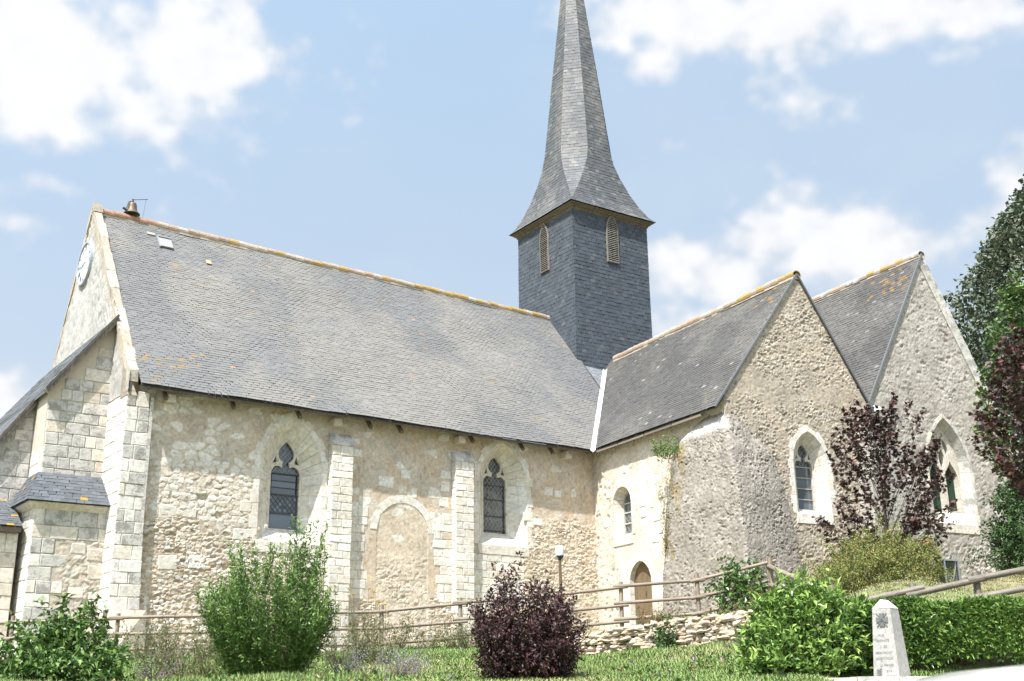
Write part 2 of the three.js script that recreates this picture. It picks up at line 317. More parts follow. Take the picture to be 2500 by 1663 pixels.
{
  const g = new GB(), pos = [], col = [], uv = [], idx = [], N = 150, R0 = .14;
  const ax = (i) => { const t = (i / N) * 2 - 1; return 6 + (Math.sign(t) * (Math.abs(t) * 22 + Math.pow(Math.abs(t), 5) * 260)); }, az = (i) => 6 + ax(i) - 6;
  for (let j = 0; j <= N; j++) for (let i = 0; i <= N; i++) {
    const x = ax(i), z = az(j), n = fbm2(x * .8, z * .8, 4, 3), n2 = fbm2(x * 5, z * 5, 3, 9), dry = sstep(10, 13, x - z * .15) * .9;
    let c = mixc(C(.12, .155, .05), C(.23, .205, .11), clamp(n * 1.3 - .35 + dry * .55 + (n2 - .5) * .5, 0, 1));
    if (z < 1.5 + x * .55 && x < 10 && x > -12) c = mixc(c, C(.30, .25, .18), .5);
    pos.push(x, G(x, z), z); col.push(c.r, c.g, c.b); uv.push(x, z);
    if (i < N && j < N) { const a = j * (N + 1) + i; idx.push(a, a + N + 1, a + N + 2, a, a + N + 2, a + 1); }
  }
  const geo = new THREE.BufferGeometry(); geo.setAttribute('position', new THREE.Float32BufferAttribute(pos, 3)); geo.setAttribute('color', new THREE.Float32BufferAttribute(col, 3)); geo.setAttribute('uv', new THREE.Float32BufferAttribute(uv, 2)); geo.setIndex(idx); geo.computeVertexNormals();
  const m = new THREE.Mesh(geo, std({ vertexColors: true, bumpMap: grain, bumpScale: .03, roughness: 1 })); m.name = 'ground'; m.userData.kind = 'structure'; scene.add(m);
  // light gravel road in front of the bank
  const rp = [], ri = [], ru = []; let n = 0;
  for (let i = 0; i <= 60; i++) { const x = -32 + i * 1.1; for (const z of [22.2, 24, 26, 28, 31, 36]) { rp.push(x, Math.max(G(x, z) + .03, .012), z + .04 * x); ru.push(x, z); } if (i < 60) for (let k = 0; k < 5; k++) { const a = i * 6 + k; ri.push(a, a + 1, a + 7, a, a + 7, a + 6); } n++; }
  const rg = new THREE.BufferGeometry(); rg.setAttribute('position', new THREE.Float32BufferAttribute(rp, 3)); rg.setAttribute('uv', new THREE.Float32BufferAttribute(ru, 2)); rg.setIndex(ri); rg.computeVertexNormals();
  const rm = new THREE.Mesh(rg, std({ color: C(.45, .435, .40), map: mottleWide, bumpMap: grain, bumpScale: .01 })); rm.name = 'road'; rm.userData.kind = 'structure'; scene.add(rm);
}

// ------------------------------------------------------------------ church
const Y0 = 9.876, W2 = 5.75, H1 = 7.157, HB = 7.018, XT = 18.834, X1 = 16.107, ZT = 6.885, HT = 4.9, TH = -0.148;
const td = V3(Math.sin(TH), 0, Math.cos(TH)), tp = V3(Math.cos(TH), 0, -Math.sin(TH));
const D0 = V3(X1, 0, 0), E0 = D0.clone().addScaledVector(td, ZT);
const fN = new Frame(V3(0, 0, -.6), V3(1, 0, 0), V3(0, 0, 1));
const fW = new Frame(V3(-.25, 0, 0), V3(0, 0, 1), V3(-1, 0, 0));
const fTW = new Frame(D0.clone().addScaledVector(tp, .38), td, tp.clone().negate());
const fTG = new Frame(E0, tp, td);
const church = thing('church', 'old stone village church with slate roofs and tall slate spire', 'church', V3(8, 3, -4));


const spots = [];
function domeGeo() { // low irregular stone face, unit radius, 24 triangles
  const pos = [0, 0, 1], idx = [], n = 8;
  for (const [r, z] of [[.62, .88], [1, -.25]]) for (let i = 0; i < n; i++) { const t = i / n * Math.PI * 2 + rr(-.2, .2), k = r * rr(.8, 1.12); const q = Math.max(Math.abs(Math.cos(t)), Math.abs(Math.sin(t))); pos.push(Math.cos(t) * k / lerp(1, q, .6), Math.sin(t) * k / lerp(1, q, .6), z * rr(.85, 1.1)); }
  for (let i = 0; i < n; i++) { const j = (i + 1) % n; idx.push(0, 1 + i, 1 + j, 1 + i, 1 + n + i, 1 + n + j, 1 + i, 1 + n + j, 1 + j); }
  const g = new THREE.BufferGeometry(); g.setAttribute('position', new THREE.Float32BufferAttribute(pos, 3)); g.setAttribute('uv', new THREE.Float32BufferAttribute(pos.flatMap((_, i) => i % 3 ? [] : [pos[i] * .2, pos[i + 1] * .2]), 2)); g.setIndex(idx); const f = g.toNonIndexed(); f.computeVertexNormals(); return f;
}
function stoneAt(parent, f, u, v, ru, rv, h, domes, sandy) {
  const m = new THREE.Mesh(pick(domes), sandy ? mixMat(creamStones, greyStones, .25) : mixMat(whiteStones, creamStones, .2)); m.name = 'rubble_stone';
  const p = f.P(u, v, 0).sub(baseOf(parent)); m.position.copy(p); m.scale.set(ru, rv, h);
  m.setRotationFromMatrix(new THREE.Matrix4().makeBasis(f.U, f.V, f.N)); m.rotateZ(rr(-.25, .25)); parent.add(m);
}
function mixMat(a, b, t) { return rnd() < t ? pick(b) : pick(a); }

// openings (u centre, half width, sill, spring, apex) outer and inner
const win1 = { f: fN, o: [4.82, 1.0, 5.95, 8.1, 9.62], i: [4.86, .54, 6.36, 8.0, 9.13], dep: .5 };
const win2 = { f: fN, o: [12.55, 1.0, 6.36, 8.4, 9.82], i: [12.55, .54, 6.78, 8.5, 9.5], dep: .5 };
const win3 = { f: fTG, o: [3.6, .70, 6.85, 8.5, 9.48], i: [3.66, .40, 7.02, 8.4, 9.2], dep: .4 };
const win4 = { f: fTG, o: [9.8, 1.0, 6.9, 8.7, 10.55], i: [9.82, .80, 7.35, 8.75, 10.32], dep: .3 };
const win5 = { f: fTW, o: [1.08, .55, 6.74, 7.88, 8.43], i: [1.02, .37, 6.84, 7.9, 8.3], dep: .32 };
const doorO = [1.98, .66, 3.5, 5.1, 5.86];

// ---- nave south wall
{
  const plaster = C(.575, .475, .365), plaster2 = C(.585, .52, .44), white = C(.76, .72, .655), mort = C(.49, .405, .31), sand = C(.62, .525, .405), brown = C(.43, .345, .255);
  const zone = (u, v) => {
    const n = fbm2(u * 1.1, v * 1.1, 3, 2) - .5;
    let rub = 0, cob = 0;
    if (u < 5.9) { rub = 1 - sstep(6.35, 6.75, v + n * 1.6); cob = (1 - rub) * (1 - sstep(7.5, 8.0, v + n * 1.4)); if (u > 3.5) { cob *= 1 - sstep(3.4, 3.9, u); } }
    else if (u > 13.3) rub = 1 - sstep(7.2, 7.7, v + n * 1.8);
    else rub = 1 - sstep(4.2, 4.6, v + n);
    return { rub, cob, n };
  };
  const arch = (u, v) => inArch(u, v, 8.68, .92, 2, 6.55, 7.45);
  const hgt = (u, v) => {
    const z = zone(u, v), pl = .010 * (fbm2(u * 9, v * 9, 4, 7) - .5) + .02 * (fbm2(u * 2, v * 2, 2, 8) - .5);
    const pc = cells(u, v, .42, .26, 60), st = pc.r > .90 - .34 * sstep(6, 3, u) ? sstep(.08, .2, pc.e) : 0;
    let h = pl + st * .006, k = st, r = pc.r2, pit = 0, typ = 0;
    if (arch(u, v)) { const q = rubble(u, v, .15, .11, 33, .022); const m = sstep(6.4, 5.2, v + z.n); h = pl * 1.3 - .012 + q.h * m; k = lerp(st, q.k * .25, m); typ = 3; }
    else if (z.cob > .02) { const q = rubble(u, v, .26, .17, 12, .03); h = lerp(h, q.h, z.cob); k = lerp(k, q.k, z.cob); r = q.r; typ = 1; }
    else if (z.rub > .02) { const q = rubble(u, v, .15, .078, 23, u > 13 ? .036 : .045); h = lerp(h, q.h, z.rub); k = lerp(k, q.k, z.rub); r = q.r; pit = q.pit; typ = 2; }
    return { h, k, r, z, typ, pit };
  };
  const col = (u, v, s) => {
    const m = fbm2(u * 2.2, v * 2.2, 4, 11), f = .9 + .2 * noise2(u * 30, v * 30, 4);
    let base = mixc(plaster, plaster2, sstep(.42, .62, m)); if (u < 3.4) base = mixc(base, plaster2, .6);
    let c;
    if (s.typ === 1) c = mixc(mort, mixc(white, plaster2, s.r * .5), s.k);
    else if (s.typ === 2) { const st = s.r < .42 ? white : s.r < .7 ? sand : s.r < .85 ? plaster2 : brown; const rb = mixc(u > 13 ? sand : mort, u > 13 ? mixc(st, sand, .45) : st, s.k); c = mixc(mixc(base, white, 0), rb, s.z.rub); }
    else if (s.typ === 3) c = mixc(mixc(sand, plaster2, .35), white, s.k * .9);
    else c = mixc(base, white, s.k);
    return C(c.r * f, c.g * f, c.b * f);
  };
  const inside = (u, v) => !inArch(u, v, ...win1.o) && !inArch(u, v, ...win2.o);
  const wall = part(church, 'nave_wall', relief(fN, .05, 16.75, 2.4, 9.98, .021, inside, hgt, col), stoneMat);
  seed(11);
  // dressed blocks between the buttresses, round the blind arch
  const ash = (u, v) => mixMat(whiteStones, creamStones, .12);
  course(wall, fN, 6.78, 10.5, 4.45, 7.25, .26, .42, () => mixMat(whiteStones, creamStones, .15), .012, { inside: (u, v, w) => !inArch(u, v, 8.68, 1.16 + w * .3, 2, 6.55, 7.72) });
  course(wall, fN, 6.8, 7.6, 7.25, 7.8, .27, .36, whiteStones, .01, { skip: .45 });
  course(wall, fN, 11.25, 13.4, 4.3, 6.25, .25, .42, () => mixMat(whiteStones, creamStones, .15), .012, {});
  course(wall, fN, 5.25, 6.0, 4.4, 5.8, .27, .36, whiteStones, .012, {});
  for (const [u, v, w, h] of [[8.05, 8.05, .5, .34], [8.75, 8.35, .34, .28], [8.65, 7.85, .3, .26], [9.0, 7.8, .36, .34], [10.25, 8.1, .3, .3], [10.2, 7.6, .34, .3], [10.25, 8.5, .36, .26], [7.0, 8.85, .32, .26], [14.5, 8.35, .36, .3], [14.9, 8.3, .26, .24], [13.6, 7.4, .4, .28], [14.0, 7.25, .4, .24], [1.3, 5.2, .5, .36], [2.1, 5.25, .44, .34], [2.5, 4.4, .44, .26], [3.3, 5.55, .5, .3], [1.2, 6.55, .5, .36], [1.8, 6.6, .4, .3], [3.45, 6.9, .36, .3], [2.4, 3.9, .36, .3], [2.0, 3.7, .34, .26], [2.6, 3.55, .5, .2], [3.4, 6.1, .55, .3], [3.25, 6.45, .4, .3]])
    part(wall, 'ashlar_block', blockGeo(fN, u - w / 2, u + w / 2, v - h / 2, v + h / 2, -.04, rr(.01, .025), .014, .02), pick(whiteStones));
  // proud rubble stones, each its own mesh
  const domes = []; for (let k = 0; k < 6; k++) domes.push(domeGeo());
  let n = 0;
  for (let k = 0; k < 4000 && n < 150; k++) {
    const u = rr(.75, 3.75), v = rr(6.45, 8.1); const z = zone(u, v); if (z.cob < .5 && rnd() > .06) continue;
    if (spots.some(([a, b]) => Math.abs(a - u) < .22 && Math.abs(b - v) < .16)) continue; spots.push([u, v]);
    stoneAt(wall, fN, u, v, rr(.09, .16), rr(.06, .10), rr(.012, .024), domes); n++;
  }
  for (let k = 0; k < 4000 && n < 300; k++) {
    const right = rnd() < .45, u = right ? rr(13.8, 16.5) : rr(.75, 4.2), v = right ? rr(4.4, 7.3) : rr(4.0, 6.4);
    if (spots.some(([a, b]) => Math.abs(a - u) < .2 && Math.abs(b - v) < .15)) continue; spots.push([u, v]);
    stoneAt(wall, fN, u, v, rr(.06, .12), rr(.035, .07), rr(.014, .03), domes, true); n++;
  }
}

// ---- buttresses: core plus dressed blocks on the visible faces
function taperBox(x0t, x1t, x0b, x1b, zf, zfb, zb, yb, yt, col) { // box with battered sides, front at zf (top) / zfb (bottom)
  const g = new GB(), a = [V3(x0b, yb, zfb), V3(x1b, yb, zfb), V3(x1b, yb, zb), V3(x0b, yb, zb)], b = [V3(x0t, yt, zf), V3(x1t, yt, zf), V3(x1t, yt, zb), V3(x0t, yt, zb)];
  return g.hex(a, b, col).build();
}
const coreMat = std({ color: C(.50, .44, .36), bumpMap: grain, bumpScale: .015 });
function smallButtress(x0, x1, yt, dep) {
  const zf = -.6 + dep, fF = new Frame(V3(0, 0, zf), V3(1, 0, 0), V3(0, 0, 1)), fL = new Frame(V3(x0, 0, 0), V3(0, 0, 1), V3(-1, 0, 0)), fR = new Frame(V3(x1, 0, 0), V3(0, 0, -1), V3(1, 0, 0));
  const b = part(church, 'buttress', taperBox(x0 + .012, x1 - .012, x0 + .012, x1 - .012, zf - .012, zf - .012, -.7, 2.6, yt, WHITE), coreMat);
  course(b, fF, x0 + .001, x1 - .001, 4.1, yt - .05, .245, .42, () => mixMat(whiteStones, creamStones, .08), .012);
  course(b, fL, -.6, zf - .014, 4.1, yt - .05, .245, .4, whiteStones, .0); course(b, fR, -zf + .014, .6, 4.1, yt - .05, .245, .4, whiteStones, .0);
  course(b, fF, x0, x1, 2.7, 4.1, .3, .4, () => mixMat(greyStones, creamStones, .6), .012);
  // sloped cap stone
  const g = new GB(); g.hex([V3(x0 - .02, yt - .06, -.62), V3(x0 - .02, yt - .06, zf + .03), V3(x1 + .02, yt - .06, zf + .03), V3(x1 + .02, yt - .06, -.62)], [V3(x0 - .015, yt + .36, -.62), V3(x0 - .02, yt, zf + .03), V3(x1 + .02, yt + .02, zf + .03), V3(x1 + .01, yt + .38, -.62)]);
  part(b, 'cap_stone', g.build(), greyStones[4]);
}
seed(21); smallButtress(6.02, 6.74, 9.02, .26); smallButtress(10.48, 11.2, 9.0, .26);
{ // corner buttress at the south-west
  seed(23); const zf = -.40, yt = 9.75;
  const b = part(church, 'buttress', taperBox(-.238, .36, -.238, .60, zf - .012, zf - .012, -2.2, 2.5, yt, WHITE), coreMat);
  const L = (v) => -.25, R = (v) => lerp(.62, .38, (v - 3) / 6.7);
  course(b, new Frame(V3(0, 0, zf), V3(1, 0, 0), V3(0, 0, 1)), L, R, 3.9, yt, .34, .40, () => mixMat(greyStones, whiteStones, .55), .012);
  const fl = new Frame(V3(-.25, 0, 0), V3(0, 0, 1), V3(-1, 0, 0));
  course(b, fl, -2.1, zf - .014, 3.4, 9.7, .36, .5, whiteStones, .0);
  const g = new GB(); g.hex([V3(-.3, 2.5, -.2), V3(.75, 2.5, -.2), V3(.75, 2.5, -.7), V3(-.3, 2.5, -.7)].reverse(), [V3(-.26, 3.9, -.25), V3(-.26, 3.9, -.7), V3(.72, 3.9, -.7), V3(.72, 3.9, -.25)]);
  part(b, 'plinth', g.build(), creamStones[1]);
  part(b, 'side_face', blockGeo(new Frame(V3(.5, 0, 0), V3(0, 0, -1), V3(1, 0, 0)), .4, .62, 3.9, 9.6, -.1, .0, .01, .02), greyStones[4]);
}
// ---- west gable wall with coping, clock side
{
  seed(31);
  const ap = -5.65, topY = 17.12, sl = (u) => topY - Math.abs(u - ap) * (u > ap ? 1.285 : 1.62);
  const hgt = (u, v) => { const c = cells(u, v, .5, .33, 71), n = fbm2(u * 1.2, v * 1.2, 3, 4); const crack = sstep(.06, .0, Math.abs(fbm2(u * 2.6 + v * 1.4, v * .8, 3, 15) - .5)) * sstep(.5, .62, n); const edge = sstep(.0, .10, c.e) * .018 * sstep(.45, .6, n); return { h: edge + .03 * (fbm2(u * 6, v * 6, 4, 5) - .5) - crack * .04, c, n }; };
  const col = (u, v, s) => { const near = sl(u) - v, f = .92 + .16 * noise2(u * 25, v * 25, 2); let c = mixc(C(.47, .462, .445), C(.39, .384, .368), sstep(.4, .6, fbm2(u * 2, v * 2, 4, 19))); c = mixc(c, C(.41, .355, .28), sstep(.9, .3, near + (s.n - .5) * .9) * .85); return C(c.r * f, c.g * f, c.b * f); };
  const wall = part(church, 'west_gable_wall', relief(fW, -11.2, -.3, 2.2, topY, .045, (u, v) => v < sl(u) && (v > 9.7 || u < -2.0), hgt, col), stoneMat);
  // coping: two raking strips, stepped stones, each its own mesh
  for (const side of [1, -1]) {
    const len = side > 0 ? 5.32 : 3.2, sp = side > 0 ? 1.285 : 1.62; let t = 0;
    while (t < len) {
      const d = Math.min(rr(.35, .7), len - t), u0 = ap + side * t, u1 = ap + side * (t + d), y0 = topY - sp * t, y1 = topY - sp * (t + d), th = rr(-.02, .04), j = () => rr(-.03, .03);
      const pts = [[u0, y0], [u1, y1]].map(([u, y]) => [u, y]), xo = -.28 + j(), xi = .0 + j() * .7;
      const A = [V3(xo, y0 - .3, u0), V3(xi, y0 - .3, u0), V3(xi, y1 - .3, u1), V3(xo, y1 - .3, u1)], B = [V3(xo + j(), y0 + th, u0), V3(xi, y0 + th + j(), u0), V3(xi, y1 + th + j(), u1), V3(xo + j(), y1 + th, u1)];
      const g = new GB(); if (side > 0) g.hex(A.slice().reverse(), B.slice().reverse()); else g.hex(A, B);
      part(wall, 'coping_stone', g.build(), pick(copingMats)); t += d;
    }
  }
  const g = new GB(); g.hex([V3(-.28, 16.9, -5.85), V3(-.28, 16.9, -5.45), V3(.02, 16.9, -5.45), V3(.02, 16.9, -5.85)], [V3(-.26, 17.26, -5.76), V3(-.26, 17.24, -5.54), V3(-.02, 17.2, -5.55), V3(-.02, 17.22, -5.75)]);
  part(wall, 'apex_stone', g.build(), copingMats[1]);
  part(wall, 'kneeler_stone', new GB().hex([V3(-.26, 9.6, -.95), V3(.02, 9.6, -.95), V3(.02, 9.6, -.36), V3(-.26, 9.6, -.36)].reverse(), [V3(-.26, 10.95, -.95), V3(-.26, 10.2, -.36), V3(.02, 10.2, -.36), V3(.02, 10.95, -.95)]).build(), copingMats[0]);
}
// ---- western lean-to with its stepped buttress
{
  seed(41);
  const verge = (x) => lerp(12.17, 8.46, (-.32 - x) / 2.68); // height of the rake above x
  const fB = new Frame(V3(0, 0, -3.2), V3(1, 0, 0), V3(0, 0, 1));
  const rubG = (amp, s) => (u, v) => { const q = rubble(u, v, .42, .3, s, amp); return q; };
  const colG = (u, v, s) => { const f = .85 + .3 * noise2(u * 22, v * 22, 7); const c = mixc(C(.36, .35, .32), mixc(C(.47, .46, .44), C(.38, .38, .37), s.r), s.k); return C(c.r * f, c.g * f, c.b * f); };
  const wall = part(church, 'lean_to_wall', relief(fB, -8, -.3, 2.2, 12, .04, (u, v) => v < 9.8 + 1.5 * (u + 1.95), rubG(.02, 81), colG), stoneMat);
  course(wall, fB, -4.6, -1.9, 5.8, 9.6, .34, .5, greyStones, .02, { inside: (u, v, w, h) => v + h / 2 < 9.8 + 1.5 * (u - w / 2 + 1.95) });
  // upper buttress
  const fU = new Frame(V3(0, 0, -2.0), V3(1, 0, 0), V3(0, 0, 1));
  const ub = part(church, 'buttress', (() => { const g = new GB(), z0 = -3.3, z1 = -2.015, P = (x, y, z) => V3(x, y, z), xl = -1.84, xr = -.1; g.hex([P(xl, 6, z1), P(xr, 6, z1), P(xr, 6, z0), P(xl, 6, z0)], [P(xl - .06, verge(xl) - .12, z1), P(xr, verge(xr) - .12, z1), P(xr, verge(xr) - .12, z0), P(xl - .06, verge(xl) - .12, z0)]); return g.build(); })(), coreMat);
  course(ub, fU, -1.86, -.2, 7.4, 11.9, .33, .48, (u, v) => (u > -.75 && rnd() < .5) ? pick(creamStones) : mixMat(greyStones, creamStones, .08), .014, { inside: (u, v, w, h) => v + h / 2 < verge(u - w / 2) - .1 });
  course(ub, new Frame(V3(-1.86, 0, 0), V3(0, 0, 1), V3(-1, 0, 0)), -3.2, -2.016, 7.2, 9.55, .36, .6, whiteStones, .012);
  // roof of the lean-to with its verge boards
  const rg = new GB(), zA = -9.6, zB = -3.02, zC = -1.78, xa = -.25, xb = -8.5, xc = -2.02, verge2 = (x) => 9.82 + 1.5 * (x + 1.95), P = (x, z, o) => V3(x, verge2(x) + o, z), Q = (x, z, o) => V3(x, verge(x) + o, z);
  rg.hex([Q(xc, zC, -.1), Q(xa, zC, -.1), Q(xa, zA, -.1), Q(xc, zA, -.1)], [Q(xc, zC, 0), Q(xa, zC, 0), Q(xa, zA, 0), Q(xc, zA, 0)], C(.12, .13, .14));
  rg.hex([P(xb, zB, -.1), P(xc, zB, -.1), P(xc, zA, -.1), P(xb, zA, -.1)], [P(xb, zB, .0), P(xc, zB, .0), P(xc, zA, .0), P(xb, zA, .0)], C(.12, .13, .14));
  const roof = part(church, 'lean_to_roof', rg.build(), slateMat);
  addSlates(roof, Q(xc, zA, .005), Q(xc, zC, .005), Q(xa, zC, .005), Q(xa, zA, .005), { exp: .3, wid: .3, thick: .014, col: (p, r) => vary(C(.13, .14, .15), .2) });
  addSlates(roof, P(xb, zA, .005), P(xb, zB, .005), P(xc, zB, .005), P(xc, zA, .005), { exp: .3, wid: .3, thick: .014, col: (p, r) => vary(C(.13, .14, .15), .2) });
  const dir = V3(1, 1.384, 0).normalize(), nn = V3(-dir.y, dir.x, 0);
  part(roof, 'verge_board', (() => { const g = new GB(); for (let k = 0; k < 5; k++) { const x0 = k < 1 ? -.27 : -1.9 - (k - 1) * 1.4, x1 = k < 1 ? xc : x0 - 1.38; for (const [o, w, c, z] of [[-.10, .12, C(.34, .31, .27), .02], [.02, .07, C(.17, .165, .16), .05]]) { const F = k < 1 ? Q : P, zz = k < 1 ? zC : zB, a = F(x0, zz + z, o), b = F(x1, zz + z, o); g.box(a.clone().lerp(b, .5), a.clone().sub(b).normalize(), nn, V3(0, 0, 1), a.distanceTo(b), w, .05, vary(c, .15)); } } return g.build(); })(), std({ vertexColors: true, map: woodTex }));
  // lower buttress with slate skirt
  const fL = new Frame(V3(0, 0, -1.2), V3(1, 0, 0), V3(0, 0, 1)), xl = -2.12, xr = -.12;
  const lb = part(church, 'buttress', taperBox(xl + .012, xr, xl - .0, xr, -1.215, -1.215, -3.2, 2.2, 6.6, WHITE), coreMat);
  part(lb, 'rubble_infill', relief(new Frame(V3(0, 0, -1.205), V3(1, 0, 0), V3(0, 0, 1)), -1.5, -.14, 2.4, 5.7, .035, () => true, (u, v) => rubble(u, v, .17, .11, 91, .03 * sstep(-1.5, -1.25, u)), (u, v, s) => { const c = mixc(C(.50, .43, .34), mixc(C(.52, .49, .45), C(.60, .54, .44), s.r), s.k), f = .9 + .2 * noise2(u * 24, v * 24, 3); return C(c.r * f, c.g * f, c.b * f); }), stoneMat);
  course(lb, fL, xl, (v) => -1.35 + .25 * Math.sin(v * 9), 2.6, 5.7, .33, .45, () => mixMat(greyStones, whiteStones, .15), .014);
  course(lb, fL, xl, xr, 5.7, 6.5, .38, .5, () => mixMat(greyStones, whiteStones, .5), .014);
  for (const [u, v, w, h] of [[-.45, 5.35, .42, .3], [-.9, 5.5, .36, .28], [-.4, 4.9, .4, .34], [-.35, 4.2, .36, .34], [-.85, 4.35, .36, .24], [-.4, 3.5, .4, .3], [-.8, 3.2, .4, .3]]) part(lb, 'ashlar_block', blockGeo(fL, u - w / 2, u + w / 2, v - h / 2, v + h / 2, -.04, .025, .014, .02), pick(creamStones));
  course(lb, new Frame(V3(xl, 0, 0), V3(0, 0, 1), V3(-1, 0, 0)), -3.0, -1.216, 2.4, 6.5, .36, .6, whiteStones, .012);
  // cornice under the skirt
  const cg = new GB(); const ring = (o, y) => [V3(xl - o, y, -1.2 + o), V3(xr, y, -1.2 + o), V3(xr, y, -3), V3(xl - o, y, -3)];
  cg.hex(ring(.03, 6.46), ring(.16, 6.58)); cg.hex(ring(.16, 6.582), ring(.18, 6.62)); part(lb, 'cornice', cg.build(), creamStones[0]);
  const sk = part(lb, 'skirt_roof', (() => { const g = new GB(); const a = ring(.22, 6.62), b = [V3(-1.95, 7.52, -1.98), V3(xr, 7.52, -1.98), V3(xr, 7.52, -3), V3(-1.95, 7.52, -3)]; g.hex(a, b, C(.1, .11, .12)); return g.build(); })(), slateMat);
  const a = ring(.26, 6.64), T1 = V3(-1.93, 7.56, -1.96), sc = (p, r) => r < .03 ? C(.34, .22, .05) : vary(C(.105, .115, .13), .22), one = { n: 120 };
  addSlates(sk, a[0], a[1].clone().setX(xr + .02), V3(xr + .02, 7.56, -1.96), T1, { exp: .16, wid: .21, thick: .012, col: sc, single: one, sag: .004 });
  addSlates(sk, V3(xl - .26, 6.64, -3), a[0], T1, V3(-1.93, 7.56, -3), { exp: .16, wid: .21, thick: .012, col: sc, single: one, sag: .004 });
  // further low wing at the west with small slate roof
  const fX = new Frame(V3(0, 0, -1.75), V3(1, 0, 0), V3(0, 0, 1));
  const lw = part(church, 'low_wing_wall', (() => { const g = new GB(); g.hex([V3(-7, 2, -1.77), V3(-2.3, 2, -1.77), V3(-2.3, 2, -3.2), V3(-7, 2, -3.2)], [V3(-7, 5.9, -1.77), V3(-2.3, 5.9, -1.77), V3(-2.3, 5.9, -3.2), V3(-7, 5.9, -3.2)]); return g.build(); })(), creamStones[3]);
  course(lw, fX, -4.2, -2.3, 2.4, 5.85, .36, .42, creamStones, .012);
  const s2 = part(lw, 'skirt_roof', (() => { const g = new GB(); g.hex([V3(-7, 5.86, -1.5), V3(-2.3, 5.86, -1.5), V3(-2.3, 5.86, -3.2), V3(-7, 5.86, -3.2)], [V3(-7, 5.98, -1.5), V3(-2.3, 5.98, -1.5), V3(-2.3, 6.9, -3.1), V3(-7, 6.9, -3.1)], C(.16, .13, .1)); return g.build(); })(), slateMat);
  addSlates(s2, V3(-7, 6.0, -1.46), V3(-2.28, 6.0, -1.46), V3(-2.28, 6.92, -3.1), V3(-7, 6.92, -3.1), { exp: .16, wid: .2, thick: .012, col: (p, r) => r < .05 ? C(.36, .24, .06) : vary(C(.11, .12, .13), .2), single: { n: 0 } });
}
// ---- transept west wall, transept gable and chapel gable
const tgApex = [3.71, 14.8], chApex = [9.75, 16.55];
{
  seed(51);
  const cream = C(.69, .62, .52), pale = C(.75, .71, .65), sand = C(.63, .55, .44);
  const hgt = (u, v) => { const n = fbm2(u * 1.1, v * 1.1, 3, 22) - .5, rub = Math.max(1 - sstep(.3, .9, u + n), sstep(8.4, 8.9, v + n) * .5) , q = rubble(u, v, .15, .1, 101, .032), st = q.k; return { h: .012 * (fbm2(u * 9, v * 9, 4, 3) - .5) + q.h * rub, k: st * rub, r: q.r, rub }; };
  const col = (u, v, s) => { const f = .93 + .14 * noise2(u * 26, v * 26, 9), m = fbm2(u * 2, v * 2, 4, 6); let c = mixc(cream, pale, sstep(.45, .6, m)); c = mixc(c, mixc(sand, s.r < .5 ? pale : cream, s.k), s.rub); return C(c.r * f, c.g * f, c.b * f); };
  const wall = part(church, 'transept_wall', relief(fTW, -1.2, 6.9, 3, 10.3, .035, (u, v) => !inArch(u, v, ...win5.o) && !inArch(u, v, ...doorO), hgt, col), stoneMat);
  for (const [u, v, w, h] of [[2.3, 7.75, .42, .36], [2.35, 7.35, .36, .3], [2.75, 7.6, .34, .3], [3.5, 7.85, .5, .34], [3.6, 7.4, .46, .4], [3.1, 7.15, .42, .34], [3.2, 6.75, .4, .36], [3.65, 6.95, .5, .36], [2.95, 6.45, .4, .26], [3.6, 6.55, .46, .36], [.3, 8.3, .4, .3], [.15, 7.3, .4, .26]]) part(wall, 'ashlar_block', blockGeo(fTW, u - w / 2, u + w / 2, v - h / 2, v + h / 2, -.04, .016, .012, .02), pick(whiteStones));
}
